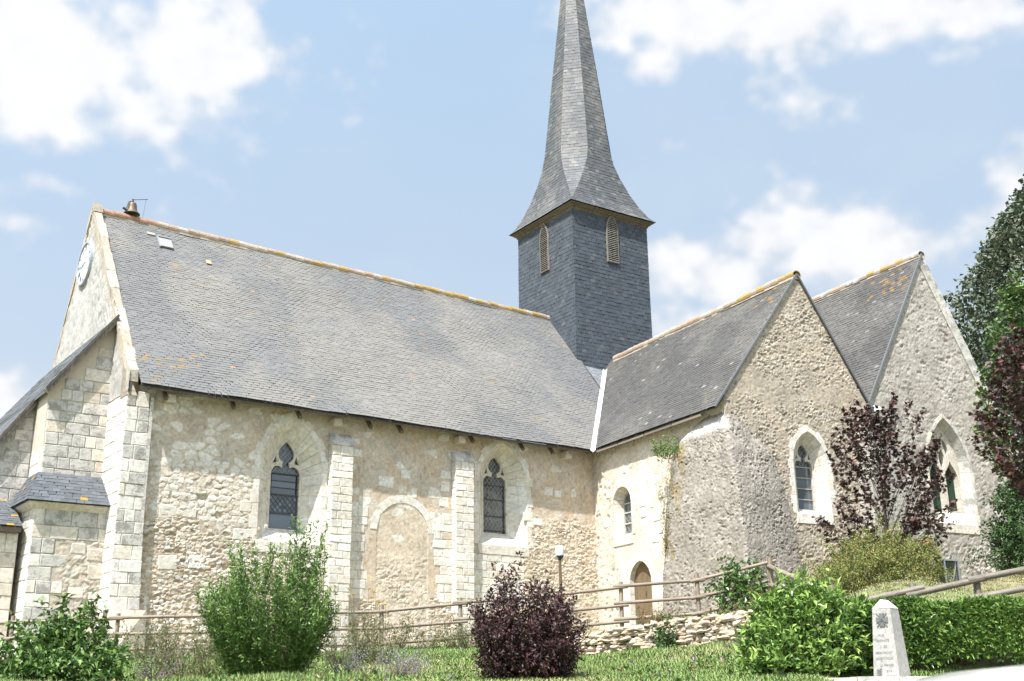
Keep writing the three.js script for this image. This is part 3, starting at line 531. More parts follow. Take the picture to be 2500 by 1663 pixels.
{
  seed(53);
  const tl = (u) => u < tgApex[0] ? lerp(9.97, tgApex[1], u / tgApex[0]) : lerp(tgApex[1], 10.6, (u - tgApex[0]) / (6.35 - tgApex[0]));
  const cl = (u) => u < chApex[0] ? lerp(10.6, chApex[1], (u - 6.35) / (chApex[0] - 6.35)) : chApex[1] - (u - chApex[0]) * 1.92;
  const g1 = C(.385, .34, .275), g2 = C(.475, .43, .36), dark = C(.23, .195, .155), sand = C(.49, .40, .295);
  const hgt = (u, v) => { const n = fbm2(u * .9, v * .9, 3, 31) - .5, band = sstep(11.2, 10.7, v + n) * sstep(10.2, 10.6, v + n), q = rubble(u, v, .105, .068, 121, .030), soft = clamp(1 - band * .8, .25, 1); return { h: q.h * soft, k: q.k, r: q.r, pit: q.pit, n }; };
  const col = (u, v, s) => { const f = .86 + .28 * noise2(u * 24, v * 24, 8), m = sstep(.4, .62, fbm2(u * .9, v * .9, 4, 37)); let st = s.r < .5 ? g2 : s.r < .8 ? g1 : s.r < .93 ? sand : dark; const c = mixc(mixc(g1, sand, m * .35), st, s.k); return C(c.r * f, c.g * f, c.b * f); };
  const wall = part(church, 'transept_gable_wall', relief(fTG, .36, 6.5, 3, tgApex[1], .024, (u, v) => v < tl(u) && !inArch(u, v, ...win3.o), hgt, col), stoneMat);
  const domes = []; for (let k = 0; k < 5; k++) domes.push(domeGeo());
  const h1 = C(.395, .368, .325), h2 = C(.46, .435, .395), h3 = C(.30, .275, .24);
  const hgt2 = (u, v) => { const n = fbm2(u * .9, v * .9, 3, 41) - .5, q = rubble(u, v, .19, .12, 131, .026), low = sstep(6.7, 6.2, v + n), q2 = low > 0 ? rubble(u, v, .14, .08, 137, .045) : q; return { h: lerp(q.h, q2.h, low), k: lerp(q.k, q2.k, low), r: q.r, n }; };
  const col2 = (u, v, s) => { const f = .88 + .24 * noise2(u * 24, v * 24, 8), m = sstep(.4, .6, fbm2(u * .7, v * .7, 4, 47)); const c = mixc(mixc(h1, C(.40, .37, .33), m * .5), s.r < .5 ? h2 : s.r < .85 ? h1 : h3, s.k); return C(c.r * f, c.g * f, c.b * f); };
  const cw = part(church, 'chapel_gable_wall', relief(fTG, 6.3, 14.5, 3, chApex[1], .034, (u, v) => v < cl(u) && u < 13.2 && !inArch(u, v, ...win4.o) && !(u > 8.4 && u < 9.52 && v > 4.5 && v < 5.7), hgt2, col2), stoneMat);
  // coping stones down the eastern rake of the chapel gable
  let t = 0; while (t < 3.4) { const d = rr(.28, .42), u0 = chApex[0] + .2 + t, u1 = u0 + d, y0 = cl(u0), y1 = cl(u1); const g = new GB(), P = (u, v, o) => fTG.P(u, v, o); g.hex([P(u0 - .34, y0 - .1, -.5), P(u0 - .34, y0 - .1, .03), P(u1 - .34, y1 - .1, .03), P(u1 - .34, y1 - .1, -.5)], [P(u0 + .04, y0 + .02, -.5), P(u0 + .04, y0 + .02, .035), P(u1 + .06, y1 + .03, .035), P(u1 + .06, y1 + .03, -.5)]); part(cw, 'coping_stone', g.build(), pick(greyStones)); t += d; }
  // raking buttress between the two gables
  const sh = shapeOf([[5.3, 3], [8.2, 3], [7.95, 5.2], [7.35, 7.1], [6.7, 9.1], [6.0, 10.0], [5.7, 10.0], [5.5, 7]]);
  part(church, 'buttress', onFrame(extr(sh, .55, .03), fTG, .02), std({ color: C(.42, .40, .36), map: mottleWide, bumpMap: grain, bumpScale: .05 }));
  // chapel east end so the block is closed
}
// ---- massive rubble buttress wrapped round the transept corner
{
  seed(55);
  const keys = [ // y, oW, A(s), C(u,o), D(u,o), E(u)
    [2.6, 1.2, 4.4, -.40, 1.55, 2.35, .88, 2.52], [5, .95, 4.4, -.32, 1.35, 2.22, .72, 2.38], [7, .75, 4.45, -.12, .95, 2.15, .46, 2.30], [8.5, .5, 4.5, .06, .5, 1.82, .26, 2.0], [9.2, .32, 4.8, .18, .22, 1.1, .12, 1.4], [9.6, .1, 5.4, .32, .04, .7, .02, .95], [9.85, -.05, 6, .45, -.08, .6, -.08, .7]];
  const at = (y) => { let i = 0; while (i < keys.length - 2 && y > keys[i + 1][0]) i++; const t = sm(clamp((y - keys[i][0]) / (keys[i + 1][0] - keys[i][0]), 0, 1)), tt = lerp(clamp((y - keys[i][0]) / (keys[i + 1][0] - keys[i][0]), 0, 1), t, .3); return keys[i].map((v, k) => lerp(v, keys[i + 1][k], tt)); };
  const pos = [], col = [], uv = [], idx = [], NY = 340; let NU = 0;
  for (let j = 0; j <= NY; j++) {
    const y = lerp(2.6, 9.85, j / NY), [, oW, sA, cu, co, du, dO, eu] = at(y);
    const path = new THREE.CatmullRomCurve3([V3(.42, 0, sA - ZT - .1), V3(.38 - oW * .6, 0, sA - ZT - .05), V3(.38 - oW, 0, sA - ZT + .25), V3(lerp(.38 - oW, cu, .5), 0, lerp(sA - ZT, co, .55)), V3(cu - .02, 0, co - .12), V3(cu + .12, 0, co), V3(lerp(cu, du, .55), 0, lerp(co, dO, .5)), V3(du, 0, dO), V3(lerp(du, eu, .8), 0, dO * .62), V3(eu + .03, 0, -.12)], false, 'catmullrom', .3);
    const n = 320, pts = path.getSpacedPoints(n), PL = path.getLength(); NU = n + 1;
    for (let i = 0; i <= n; i++) {
      const a = pts[Math.max(0, i - 1)], b = pts[Math.min(n, i + 1)], tx = b.x - a.x, tz = b.z - a.z, L = Math.hypot(tx, tz) || 1, nx = tz / L * -1, nz = tx / L; // outward
      const su = (i / n - .55) * PL + 5, edgeD = pts[i].z - (sA - ZT), q = rubble(su, y, .095, .06, 151, .027), lump = .10 * (fbm2(su * 1.1, y * .9, 3, 7) - .5), f = .85 + .3 * noise2(su * 24, y * 24, 5), south = sstep(.2, .4, pts[i].x);
      const h = q.h + lump, p = fTG.P(pts[i].x - (-nx) * -h * 0 + (nz * 0) + (-(tz / L)) * h * 1, y, pts[i].z + (tx / L) * h);
      pos.push(p.x, p.y, p.z); uv.push(su, y);
      const ren = (1 - south) * sstep(9.0, 9.5, y); const pal = C(.285, .26, .225); let st = q.r < .35 ? C(.365, .34, .30) : q.r < .8 ? pal : q.r < .92 ? C(.215, .195, .17) : C(.16, .145, .125);
      let c = mixc(pal, st, q.k); c = mixc(c, C(.58, .57, .55), ren);
      const moss = sstep(.48, .58, fbm2(su * 2.6 + 3, y * .7, 4, 61)) * (pts[i].x < .25 ? 1 : 0) * sstep(.0, .1, edgeD) * sstep(1.0, .5, edgeD) * sstep(4.2, 5.6, y) * sstep(9.3, 8.9, y); c = mixc(c, C(.24, .19, .08), moss * .85);
      col.push(c.r * f, c.g * f, c.b * f);
    }
  }
  for (let j = 0; j < NY; j++) for (let i = 0; i < NU - 1; i++) { const a = j * NU + i; idx.push(a, a + 1, a + NU + 1, a, a + NU + 1, a + NU); }
  const g = new THREE.BufferGeometry(); g.setAttribute('position', new THREE.Float32BufferAttribute(pos, 3)); g.setAttribute('color', new THREE.Float32BufferAttribute(col, 3)); g.setAttribute('uv', new THREE.Float32BufferAttribute(uv, 2)); g.setIndex(idx); g.computeVertexNormals();
  const lb = part(church, 'corner_buttress', g, stoneMat);
}
// ---- windows
const glassMats = [[.050, .062, .075], [.075, .09, .105], [.04, .048, .055], [.10, .125, .15], [.06, .08, .085]].map((c) => new THREE.MeshPhysicalMaterial({ color: C(...c), roughness: .14, ior: 1.7, clearcoat: .6, clearcoatRoughness: .08 }));
const leadMat = std({ color: C(.055, .06, .07), roughness: .6, metalness: .3 }), leadPale = std({ color: C(.26, .28, .29), roughness: .55, metalness: .3 });
const tracMat = blockMat(.64, .60, .53);
function surround(win, o) {
  const { f, dep } = win, nj = o.nj ?? 6, na = o.na ?? 5, O = archPts(...win.o, nj, na), I = archPts(...win.i, nj, na), wn = new THREE.Group(); wn.name = 'window';
  church.add(wn);
  for (let k = 0; k < O.length - 1; k++) {
    // reveal stones: two per course, splayed from the face to the frame
    const q = (P0, P1, t, e) => [lerp(P0[0], P1[0], t), lerp(P0[1], P1[1], t)], split = o.split ? [0, rr(.4, .62), 1] : [0, 1];
    for (let s = 0; s < split.length - 1; s++) {
      const a = split[s], b = split[s + 1], e = .012, gA = a + (s ? e : 0), gB = b - e * .4, lo = k === O.length - 1 ? 1 : 1;
      const P = (pt, t, d2, out) => { const ou = q(O[pt], I[pt], t); const oc = win.o[0], dx = (ou[0] - oc), L = Math.max(.2, Math.abs(dx)); return f.P(ou[0] + (out ? Math.sign(dx) * .12 : 0), ou[1] + (out ? .06 : 0), -dep * t + .004 + d2); };
      const g1 = (A, B, t) => A.clone().lerp(B, t), j = .0025;
      const c0 = P(k, gA, j), c1 = P(k + 1, gA, j), c2 = P(k + 1, gB, j), c3 = P(k, gB, j), ex = .02, L = Math.max(.1, c0.distanceTo(c1)), g = .006 / L;
      const A = [g1(c0, c1, g), g1(c1, c0, g), g1(c2, c3, g), g1(c3, c2, g)], B = [P(k, gA, 0, true), P(k + 1, gA, 0, true), P(k + 1, gB, 0, true), P(k, gB, 0, true)];
      part(wn, 'reveal_stone', new GB().hex(B.reverse(), A.reverse()).build(), pick(o.mats));
    }
    // face stones round the opening
    const rw = (o.ring ?? .2) * (k % 2 ? 1.25 : .9), n0 = outn(O, k, win.o[0]), n1 = outn(O, k + 1, win.o[0]), j = () => rr(-.012, .012);
    if (o.ring !== 0) {
      const v = (pt, n, r, d) => f.P(pt[0] + n[0] * r, pt[1] + n[1] * r, d), e = .012, a0 = O[k], a1 = O[k + 1], mid = (p, q2, t) => [lerp(p[0], q2[0], t), lerp(p[1], q2[1], t)], b0 = mid(a0, a1, e), b1 = mid(a1, a0, e), d = .014 + rr(0, .008);
      const F = [v(b0, n0, -.004, d), v(b0, n0, rw + j(), d), v(b1, n1, rw + j(), d), v(b1, n1, -.004, d)], Bk = [v(b0, n0, -.004, -.06), v(b0, n0, rw, -.06), v(b1, n1, rw, -.06), v(b1, n1, -.004, -.06)];
      part(wn, 'voussoir', new GB().hex(Bk, F).build(), pick(o.mats));
    }
  }
  // sloping sill
  const s0 = win.o[2], s1 = win.i[2], ol = win.o[0] - win.o[1], orr = win.o[0] + win.o[1], il = win.i[0] - win.i[1], ir = win.i[0] + win.i[1];
  part(wn, 'sill', new GB().hex([f.P(ol - .05, s0 - .3, -dep - .05), f.P(ol - .05, s0 - .3, .03), f.P(orr + .05, s0 - .3, .03), f.P(orr + .05, s0 - .3, -dep - .05)], [f.P(il - .12, s1, -dep), f.P(ol - .02, s0, .03), f.P(orr + .02, s0, .03), f.P(ir + .12, s1, -dep)]).build(), pick(o.mats));
  return wn;
}
function outn(P, k, xc) { const a = P[Math.max(0, k - 1)], b = P[Math.min(P.length - 1, k + 1)], tx = b[0] - a[0], ty = b[1] - a[1], L = Math.hypot(tx, ty) || 1; let n = [-ty / L, tx / L]; if (k === 0) n = [-1, 0]; if (k === P.length - 1) n = [1, 0]; return n; }
function keyhole(win, inset) { // single light with shouldered head, narrow neck and drop-shaped eye
  const [x, hw, s, sp, ap] = win.i, p = new THREE.Path(), w = hw - inset, H = ap - sp, nk = .13 * hw / .54;
  p.moveTo(x - w, s + inset * .6); p.lineTo(x - w, sp + .02); p.bezierCurveTo(x - w, sp + H * .22, x - w * .55, sp + H * .30, x - nk, sp + H * .20);
  p.lineTo(x - nk * .75, sp + H * .36); p.bezierCurveTo(x - w * .75, sp + H * .46, x - w * .62, sp + H * .72, x, sp + H * .90);
  p.bezierCurveTo(x + w * .62, sp + H * .72, x + w * .75, sp + H * .46, x + nk * .75, sp + H * .36); p.lineTo(x + nk, sp + H * .20);
  p.bezierCurveTo(x + w * .55, sp + H * .30, x + w, sp + H * .22, x + w, sp + .02); p.lineTo(x + w, s + inset * .6); p.closePath(); return p;
}
function tracery(wn, win, holes, th = .12, mat = tracMat) {
  const sh = shapeOf(archPts(...win.i, 1, 8)); for (const h of holes) sh.holes.push(h);
  const g = extr(sh, th, .018, 10); return part(wn, 'tracery', onFrame(g, win.f, -win.dep - th), mat);
}
const tri = (a, b, c) => { const p = new THREE.Path(); p.moveTo(...a); p.lineTo(...b); p.lineTo(...c); p.closePath(); return p; };
function spandrels(win) { const [x, hw, , sp, ap] = win.i, H = ap - sp; return [-1, 1].map((s) => tri([x + s * hw * .80, sp + H * .30], [x + s * hw * .50, sp + H * .33], [x + s * hw * .60, sp + H * .53])); }
function quarries(wn, f, u0, u1, v0, v1, d, du, dv, inside, pal) {
  const lat = new GB(), nu = Math.round((u1 - u0) / du), nv = Math.round((v1 - v0) / dv), a = (u1 - u0) / nu, b = (v1 - v0) / nv;
  for (let j = 0; j <= 2 * nv; j++) for (let i = 0; i <= nu; i++) {
    const cu = u0 + (i + (j % 2 ? .5 : 0)) * a, cv = v0 + j * b / 2; if (cu > u1 + .01 || !inside(cu, cv)) continue;
    const tx = rr(-.03, .03), ty = rr(-.03, .03), P = (x, y) => f.P(clamp(cu + x, u0, u1), clamp(cv + y, v0, v1), d + x * tx + y * ty), k = .47;
    const pts = [P(-a * k, 0), P(0, -b * k), P(a * k, 0), P(0, b * k)], bk = pts.map((p) => p.clone().addScaledVector(f.N, -.006));
    part(wn, 'quarry', new GB().hex(bk, pts).build(), pick(pal));
    for (const [s, t2] of [[1, 1], [1, -1]]) { const A = P(-a / 2 * s, 0), B = P(0, -b / 2 * t2), m = A.clone().lerp(B, .5), dir = B.clone().sub(A); if (dir.length() > .02) { const L = dir.length(); dir.normalize(); lat.box(m.addScaledVector(f.N, .006), dir, dir.clone().cross(f.N).normalize(), f.N, L, .014, .012); } }
  }
  return lat;
}
function bars(wn, f, u0, u1, ys, d, mat, h = .03) { for (const y of ys) part(wn, 'saddle_bar', new GB().box(f.P((u0 + u1) / 2, y, d), f.U, f.V, f.N, u1 - u0, h, .025).build(), mat); }
{ // nave window with clear upper panes
  seed(61); const w = surround(win1, { mats: [...whiteStones, creamStones[2], creamStones[3]], split: true, nj: 6, na: 6, ring: .2 }), [x, hw, s, sp, ap] = win1.i, d = -win1.dep - .085;
  tracery(w, win1, [keyhole(win1, .075), ...spandrels(win1)]); 
  const l = x - hw + .07, r = x + hw - .07;
  part(w, 'pane', blockGeo(fN, l, r, s + .03, s + .50, d - .01, d, .004, .001), glassMats[3]);
  const lat = quarries(w, fN, l, r, s + .52, s + 1.06, d, .155, .2, () => true, glassMats); part(w, 'lead_lattice', lat.build(), leadMat);
  for (let k = 0; k < 3; k++) part(w, 'pane', (() => { const g = blockGeo(fN, l + .08, r - .08, s + 1.09 + k * .2, s + 1.27 + k * .2, d - .01, d, .004, .001); return g; })(), glassMats[k === 1 ? 3 : 1]);
  const l2 = new GB(); for (const sx of [l + .04, r - .04]) for (let k = 0; k < 5; k++) for (const t of [-1, 1]) l2.box(fN.P(sx, s + 1.14 + k * .12, d + .004), V3(.55, .83 * t, 0), V3(-.83 * t, .55, 0), fN.N, .1, .012, .012); part(w, 'lead_border', l2.build(), leadMat);
  part(w, 'lead_lattice', quarries(w, fN, l, r, s + 1.72, ap - .1, d, .17, .2, (u, v) => true, [glassMats[0], glassMats[2], glassMats[4]]).build(), leadPale);
  bars(w, fN, l, r, [s + .51, s + 1.07, s + 1.70], d + .02, leadMat, .035); bars(w, fN, l, r, [s + 1.28, s + 1.48], d + .015, leadMat, .018);
}
{ // nave window with diamond panes throughout
  seed(62); const w = surround(win2, { mats: [...whiteStones, creamStones[2], creamStones[3]], split: true, nj: 6, na: 6, ring: .2 }), [x, hw, s, sp, ap] = win2.i, d = -win2.dep - .085, l = x - hw + .07, r = x + hw - .07;
  tracery(w, win2, [keyhole(win2, .075), ...spandrels(win2)]); 
  part(w, 'lead_lattice', quarries(w, fN, l, r, s + .03, ap - .1, d, .15, .2, () => true, [glassMats[0], glassMats[2], glassMats[4], glassMats[0], glassMats[1]]).build(), leadPale);
  const l2 = new GB(); for (const sx of [l + .045, r - .045]) for (let k = 0; k < 14; k++) for (const t of [-1, 1]) l2.box(fN.P(sx, s + .08 + k * .12, d + .012), V3(.55, .83 * t, 0), V3(-.83 * t, .55, 0), fN.N, .1, .016, .012); part(w, 'lead_border', l2.build(), leadMat);
  bars(w, fN, l, r, [s + .14, s + .62, s + 1.18, s + 1.66], d + .02, leadMat, .03);
}
{ // transept gable window
  seed(63); const w = surround(win3, { mats: [...whiteStones, creamStones[2]], split: false, nj: 6, na: 4, ring: .17 }), [x, hw, s, sp, ap] = win3.i, d = -win3.dep - .085, l = x - hw + .05, r = x + hw - .05;
  tracery(w, win3, [keyhole(win3, .055), ...spandrels(win3)], .12); 
  for (let k = 0; k < 4; k++) part(w, 'pane', blockGeo(fTG, l, r, s + .03 + k * .34, s + .35 + k * .34, d - .01, d, .004, .001), glassMats[k % 2 ? 1 : 3]);
  part(w, 'lead_lattice', quarries(w, fTG, l, r, sp, ap - .05, d, .15, .18, () => true, [glassMats[0], glassMats[2]]).build(), leadPale);
  bars(w, fTG, l, r, [0, 1, 2, 3, 4].map((k) => s + .02 + k * .34), d + .02, std({ color: C(.38, .37, .34), metalness: .2, roughness: .6 }), .03);
  const mb = new GB(); for (const sx of [l, r]) mb.box(fTG.P(sx, s + .7, d + .02), fTG.U, fTG.V, fTG.N, .03, 1.4, .03); part(w, 'iron_frame', mb.build(), std({ color: C(.38, .37, .34) }));
}
{ // chapel window with flowing tracery, lights boarded in green
  seed(64); const w = surround(win4, { mats: [creamStones[2], creamStones[3], greyStones[4], greyStones[2]], split: false, nj: 5, na: 5, ring: .12 }), [x, hw, s, sp, ap] = win4.i;
  const lancet = (c, h2) => { const p = new THREE.Path(), b = s + .04, t = sp - .25; p.moveTo(c - h2, b); p.lineTo(c - h2, t); p.bezierCurveTo(c - h2, t + .3, c - .06, t + .42, c, t + .62); p.bezierCurveTo(c + .06, t + .42, c + h2, t + .3, c + h2, t); p.lineTo(c + h2, b); p.closePath(); return p; };
  const drop = (c, y0, y1, h2, sk) => { const p = new THREE.Path(); p.moveTo(c, y0); p.bezierCurveTo(c - h2 * 1.5, lerp(y0, y1, .35), c - h2 + sk * .4, lerp(y0, y1, .8), c + sk, y1); p.bezierCurveTo(c + h2 + sk * .4, lerp(y0, y1, .8), c + h2 * 1.5, lerp(y0, y1, .35), c, y0); return p; };
  tracery(w, win4, [lancet(x - .375, .29), lancet(x + .375, .29), drop(x, sp + .05, sp + .75, .14, 0), drop(x - .27, sp + .55, sp + 1.1, .1, .16), drop(x + .27, sp + .55, sp + 1.1, .1, -.16)], .22);
  for (const c of [x - .375, x + .375]) for (let k = 0; k < 3; k++) part(w, 'green_board', blockGeo(fTG, c - .30 + k * .2, c - .105 + k * .2, s, sp + .4, -win4.dep - .19, -win4.dep - .175, .006, .002), std({ color: vary(C(.03, .10, .055), .15), map: woodTex, roughness: .7 }));
}
{ // small round-headed window in the transept
  seed(65); const w = surround(win5, { mats: [whiteStones[0], creamStones[2], creamStones[0]], split: false, nj: 4, na: 5, ring: .14 }), [x, hw, s, sp, ap] = win5.i, d = -win5.dep - .06;
  const sh = shapeOf(archPts(...win5.i, 1, 8)), hole = new THREE.Path(); archPts(x, hw - .04, s + .03, sp, ap - .04, 1, 8).forEach(([a, b], i) => i ? hole.lineTo(a, b) : hole.moveTo(a, b)); sh.holes.push(hole);
  part(w, 'frame', onFrame(extr(sh, .06, .006), fTW, d), std({ color: C(.48, .45, .40) })); 
  part(w, 'lead_lattice', quarries(w, fTW, x - hw + .04, x + hw - .04, s + .03, ap - .04, d - .005, .2, .24, (u, v) => inArch(u, v, x, hw - .02, s, sp, ap), [glassMats[1], glassMats[3], glassMats[0]]).build(), leadPale);
  bars(w, fTW, x - hw + .04, x + hw - .04, [s + .37, s + .74, s + 1.06], d + .03, std({ color: C(.55, .53, .48) }), .03);
}
{ // door of two boarded leaves under a round stone arch
  seed(66); const [x, hw, s, sp, ap] = doorO, dg = new THREE.Group(); dg.name = 'door'; church.add(dg);
  const oak = [C(.33, .25, .15), C(.30, .225, .135), C(.36, .275, .17), C(.28, .215, .14)].map((c) => std({ color: c, map: stretch(woodTex, 3, 1), bumpMap: woodTex, bumpScale: .006, roughness: .85 }));
  const n = 6; for (let k = 0; k < n; k++) {
    const a = x - hw + .02 + (2 * hw - .04) * k / n, b = x - hw + .02 + (2 * hw - .04) * (k + 1) / n, e = k === 2 ? .006 : .003, e2 = k === 3 ? .006 : .003, pts = [[a + e2, s], [b - e, s]];
    for (let q = 6; q >= 0; q--) { const u = lerp(a + e2, b - e, q / 6), t = clamp((u - x) / hw, -1, 1); pts.push([u, sp + (ap - sp) * Math.sqrt(Math.max(0, 1 - t * t))]); }
    part(dg, 'plank', onFrame(extr(shapeOf(pts), .035, .004), fTW, -.2 + rr(-.004, .004)), pick(oak));
  }
  part(dg, 'handle', tubeGeo(fTW.P(x + .06, 4.65, -.15), fTW.P(x + .06, 4.85, -.15), .014), leadMat);
  const O = archPts(...doorO, 5, 7), I = archPts(doorO[0], doorO[1] - .03, doorO[2], doorO[3], doorO[4] - .03, 5, 7), sr = new THREE.Group(); sr.name = 'door_surround'; church.add(sr);
  for (let k = 0; k < O.length - 1; k++) {
    const n0 = outn(O, k, x), n1 = outn(O, k + 1, x), rw = .25, v = (pt, nn, r, d) => fTW.P(pt[0] + nn[0] * r, pt[1] + nn[1] * r, d), e = .012, mid = (p, q, t) => [lerp(p[0], q[0], t), lerp(p[1], q[1], t)], b0 = mid(O[k], O[k + 1], e), b1 = mid(O[k + 1], O[k], e), i0 = mid(I[k], I[k + 1], e), i1 = mid(I[k + 1], I[k], e);
    part(sr, 'voussoir', new GB().hex([v(i0, n0, 0, -.3), v(b0, n0, rw, -.3), v(b1, n1, rw, -.3), v(i1, n1, 0, -.3)], [v(i0, n0, 0, .02), v(b0, n0, rw, .02), v(b1, n1, rw, .02), v(i1, n1, 0, .02)]).build(), pick(whiteStones));
  }
}
{ // voussoirs of the blind arch in the nave wall
  seed(67); const O = archPts(8.68, .93, 4.4, 6.55, 7.45, 8, 7), ba = new THREE.Group(); ba.name = 'blind_arch'; church.add(ba);
  for (let k = 8; k < O.length - 9; k++) {
    const n0 = outn(O, k, 8.68), n1 = outn(O, k + 1, 8.68), rw = .24, v = (pt, nn, r, d) => fN.P(pt[0] + nn[0] * r, pt[1] + nn[1] * r, d), e = .016, mid = (p, q, t) => [lerp(p[0], q[0], t), lerp(p[1], q[1], t)], b0 = mid(O[k], O[k + 1], e), b1 = mid(O[k + 1], O[k], e), d = rr(.006, .014);
    part(ba, 'voussoir', new GB().hex([v(b0, n0, 0, -.08), v(b0, n0, rw, -.08), v(b1, n1, rw, -.08), v(b1, n1, 0, -.08)], [v(b0, n0, 0, d), v(b0, n0, rw, d), v(b1, n1, rw, d), v(b1, n1, 0, d)]).build(), pick(whiteStones));
  }
}
// ---- roofs
const naveY = (z, x) => Y0 + (-z) * lerp(H1, HB, clamp(x / XT, 0, 1)) / W2;
const trD = (P) => (P.x - D0.x) * tp.x + (P.z - D0.z) * tp.z;
const trSl = HT / 3.72, trY = (P) => Y0 + .02 + trD(P) * trSl;
const lichen = C(.222, .212, .193), slateBlue = C(.172, .172, .170), slateDark = C(.092, .089, .084);
{
  seed(71);
  const bl = V3(-.02, Y0, 0), br = V3(XT, Y0, 0), tr = V3(XT, Y0 + HB, -W2), tl = V3(-.02, Y0 + H1, -W2);
  const base = new GB(), o = V3(0, -.04, -.03);
  const p = (x, t) => V3(x, Y0 + t * lerp(H1, HB, x / XT), -W2 * t).add(o);
  for (let i = 0; i < 40; i++) for (let j = 0; j < 20; j++) { const a = p(XT * i / 40, j / 20), b = p(XT * (i + 1) / 40, j / 20), c = p(XT * (i + 1) / 40, (j + 1) / 20), d = p(XT * i / 40, (j + 1) / 20); if ([a, b, c, d].some((q) => q.y < trY(q) - .3)) continue; base.quad(a, b, c, d, C(.09, .09, .09)); }
  base.quad(V3(0, Y0 - 1, -2 * W2 - .5), V3(0, Y0 + H1 - .05, -W2), V3(XT, Y0 + HB - .05, -W2), V3(XT, Y0 - 1, -2 * W2 - .5), C(.15, .15, .15));
  const roof = part(church, 'nave_roof', base.build(), slateMat);
  const col = (P, r) => {
    const streak = fbm2(P.x * .75 - P.y * .12, P.y * .18, 4, 3), m = fbm2(P.x * .45, P.y * .5, 4, 9); let k = sstep(.30, .62, m + .5 * (streak - .5) + .10 * sstep(0, 4, P.x) - .10);
    if (P.x > 14.5 && P.y > 13.0) k *= .75;
    let c = mixc(slateBlue, lichen, k); const yl = P.x < 3.2 && P.y < 12.2 ? .12 * sstep(3.2, .4, P.x) * sstep(.45, .6, fbm2(P.x * 2.4, P.y * 2.4, 3, 5)) * (P.y < 11 ? 3 : 1) : .0015; if (r < yl) c = mixc(c, C(.36, .22, .05), .2 + .35 * noise2(P.x * 9, P.y * 9, 2)); else if (r < yl + .0015) c = mixc(c, C(.42, .24, .14), .6);
    return vary(c, .09, .02);
  };
  addSlates(roof, bl, br, tr, tl, { exp: .115, wid: .19, thick: .013, col, sag: .05, inside: (P) => P.y > trY(P) + .02 });
  // lower slope beyond the step, towards the valley, in bluer slate
  const dY = -.14, b2 = V3(XT - .02, Y0 + dY, 0), b3 = V3(XT + 3, Y0 + dY, 0), t2 = V3(XT - .02, Y0 + HB * .78 + dY, -W2 * .78), t3 = V3(XT + 3, Y0 + HB * .78 + dY, -W2 * .78);
  part(roof, 'roof_deck', new GB().quad(b2.clone().setY(Y0 - .3), b3.clone().setY(Y0 - .3), t3.clone().setY(t3.y - .1), t2.clone().setY(t2.y - .1), C(.1, .1, .1)).build(), slateMat);
  addSlates(roof, b2, b3, t3, t2, { exp: .12, wid: .2, thick: .012, col: (P, r) => vary(C(.23, .245, .265), .16), inside: (P) => P.y > trY(P) - .12 });
  // stepped edge of the nave slates at the break
  const st = new GB(); for (let k = 0; k < 22; k++) { const t = lerp(.30, .68, k / 22), z = -W2 * t, y = Y0 + HB * t; st.box(V3(XT + .01, y - .03, z), V3(0, HB, -W2).normalize(), V3(0, W2, HB).normalize(), V3(1, 0, 0), .155, .14, .03 + (k % 3) * .01, vary(C(.085, .09, .1), .3)); } part(roof, 'step_edge', st.build(), slateMat);
  // eave: board, rafter ends, corbel stones
  const eb = new GB(); for (let k = 0; k < 8; k++) { const a = k * 2.05 + .1, b = Math.min(a + 2.02, X1 - .05); eb.box(V3((a + b) / 2, Y0 - .075 + rr(-.01, .01), -.07), V3(1, 0, 0), YUP, V3(0, 0, 1), b - a, .07, .035, vary(C(.20, .17, .13), .2)); } part(roof, 'eave_board', eb.build(), std({ vertexColors: true, map: woodTex }));
  for (let k = 0; k < 8; k++) { const x = 1.2 + k * 1.95 + rr(-.7, .7); if (x > X1 - .2) break; part(roof, 'rafter_end', new GB().box(V3(x, Y0 - .09, -.38), V3(1, 0, 0), V3(0, .77, -.63), V3(0, .63, .77), .09, .5, .1).build(), std({ color: C(.26, .22, .17), map: woodTex })); }
  for (const x of [.95, 6.15, 10.7, 15.2]) part(roof, 'corbel_stone', new GB().box(V3(x, Y0 - .22, -.46), V3(1, 0, 0), YUP, V3(0, 0, 1), .26, .22, .34).build(), creamStones[1]);
  // hatches
  const nd = V3(0, W2, H1).normalize(), ud = V3(0, H1, -W2).normalize(), at = (x, t, d) => V3(x, Y0 + H1 * t, -W2 * t).addScaledVector(nd, d);
  const ha = part(roof, 'roof_hatch', new GB().box(at(1.98, .865, .06), V3(1, 0, 0), ud, nd, .42, .5, .05).build(), std({ color: C(.27, .27, .265), roughness: .6 }));
  part(ha, 'hatch_frame', new GB().box(at(1.74, .865, .05), V3(1, 0, 0), ud, nd, .05, .62, .09).box(at(1.98, .904, .05), V3(1, 0, 0), ud, nd, .5, .04, .08).build(), std({ color: C(.30, .31, .32), metalness: .4, roughness: .5 }));
  part(roof, 'repair_tile', new GB().box(at(1.55, .915, .04), V3(1, 0, 0), ud, nd, .26, .14, .03).build(), std({ color: C(.3, .29, .26) }));
  part(roof, 'repair_tile', new GB().box(at(3.35, .80, .035), V3(1, 0, 0), ud, nd, .17, .2, .03).build(), std({ color: C(.50, .34, .20) }));
}
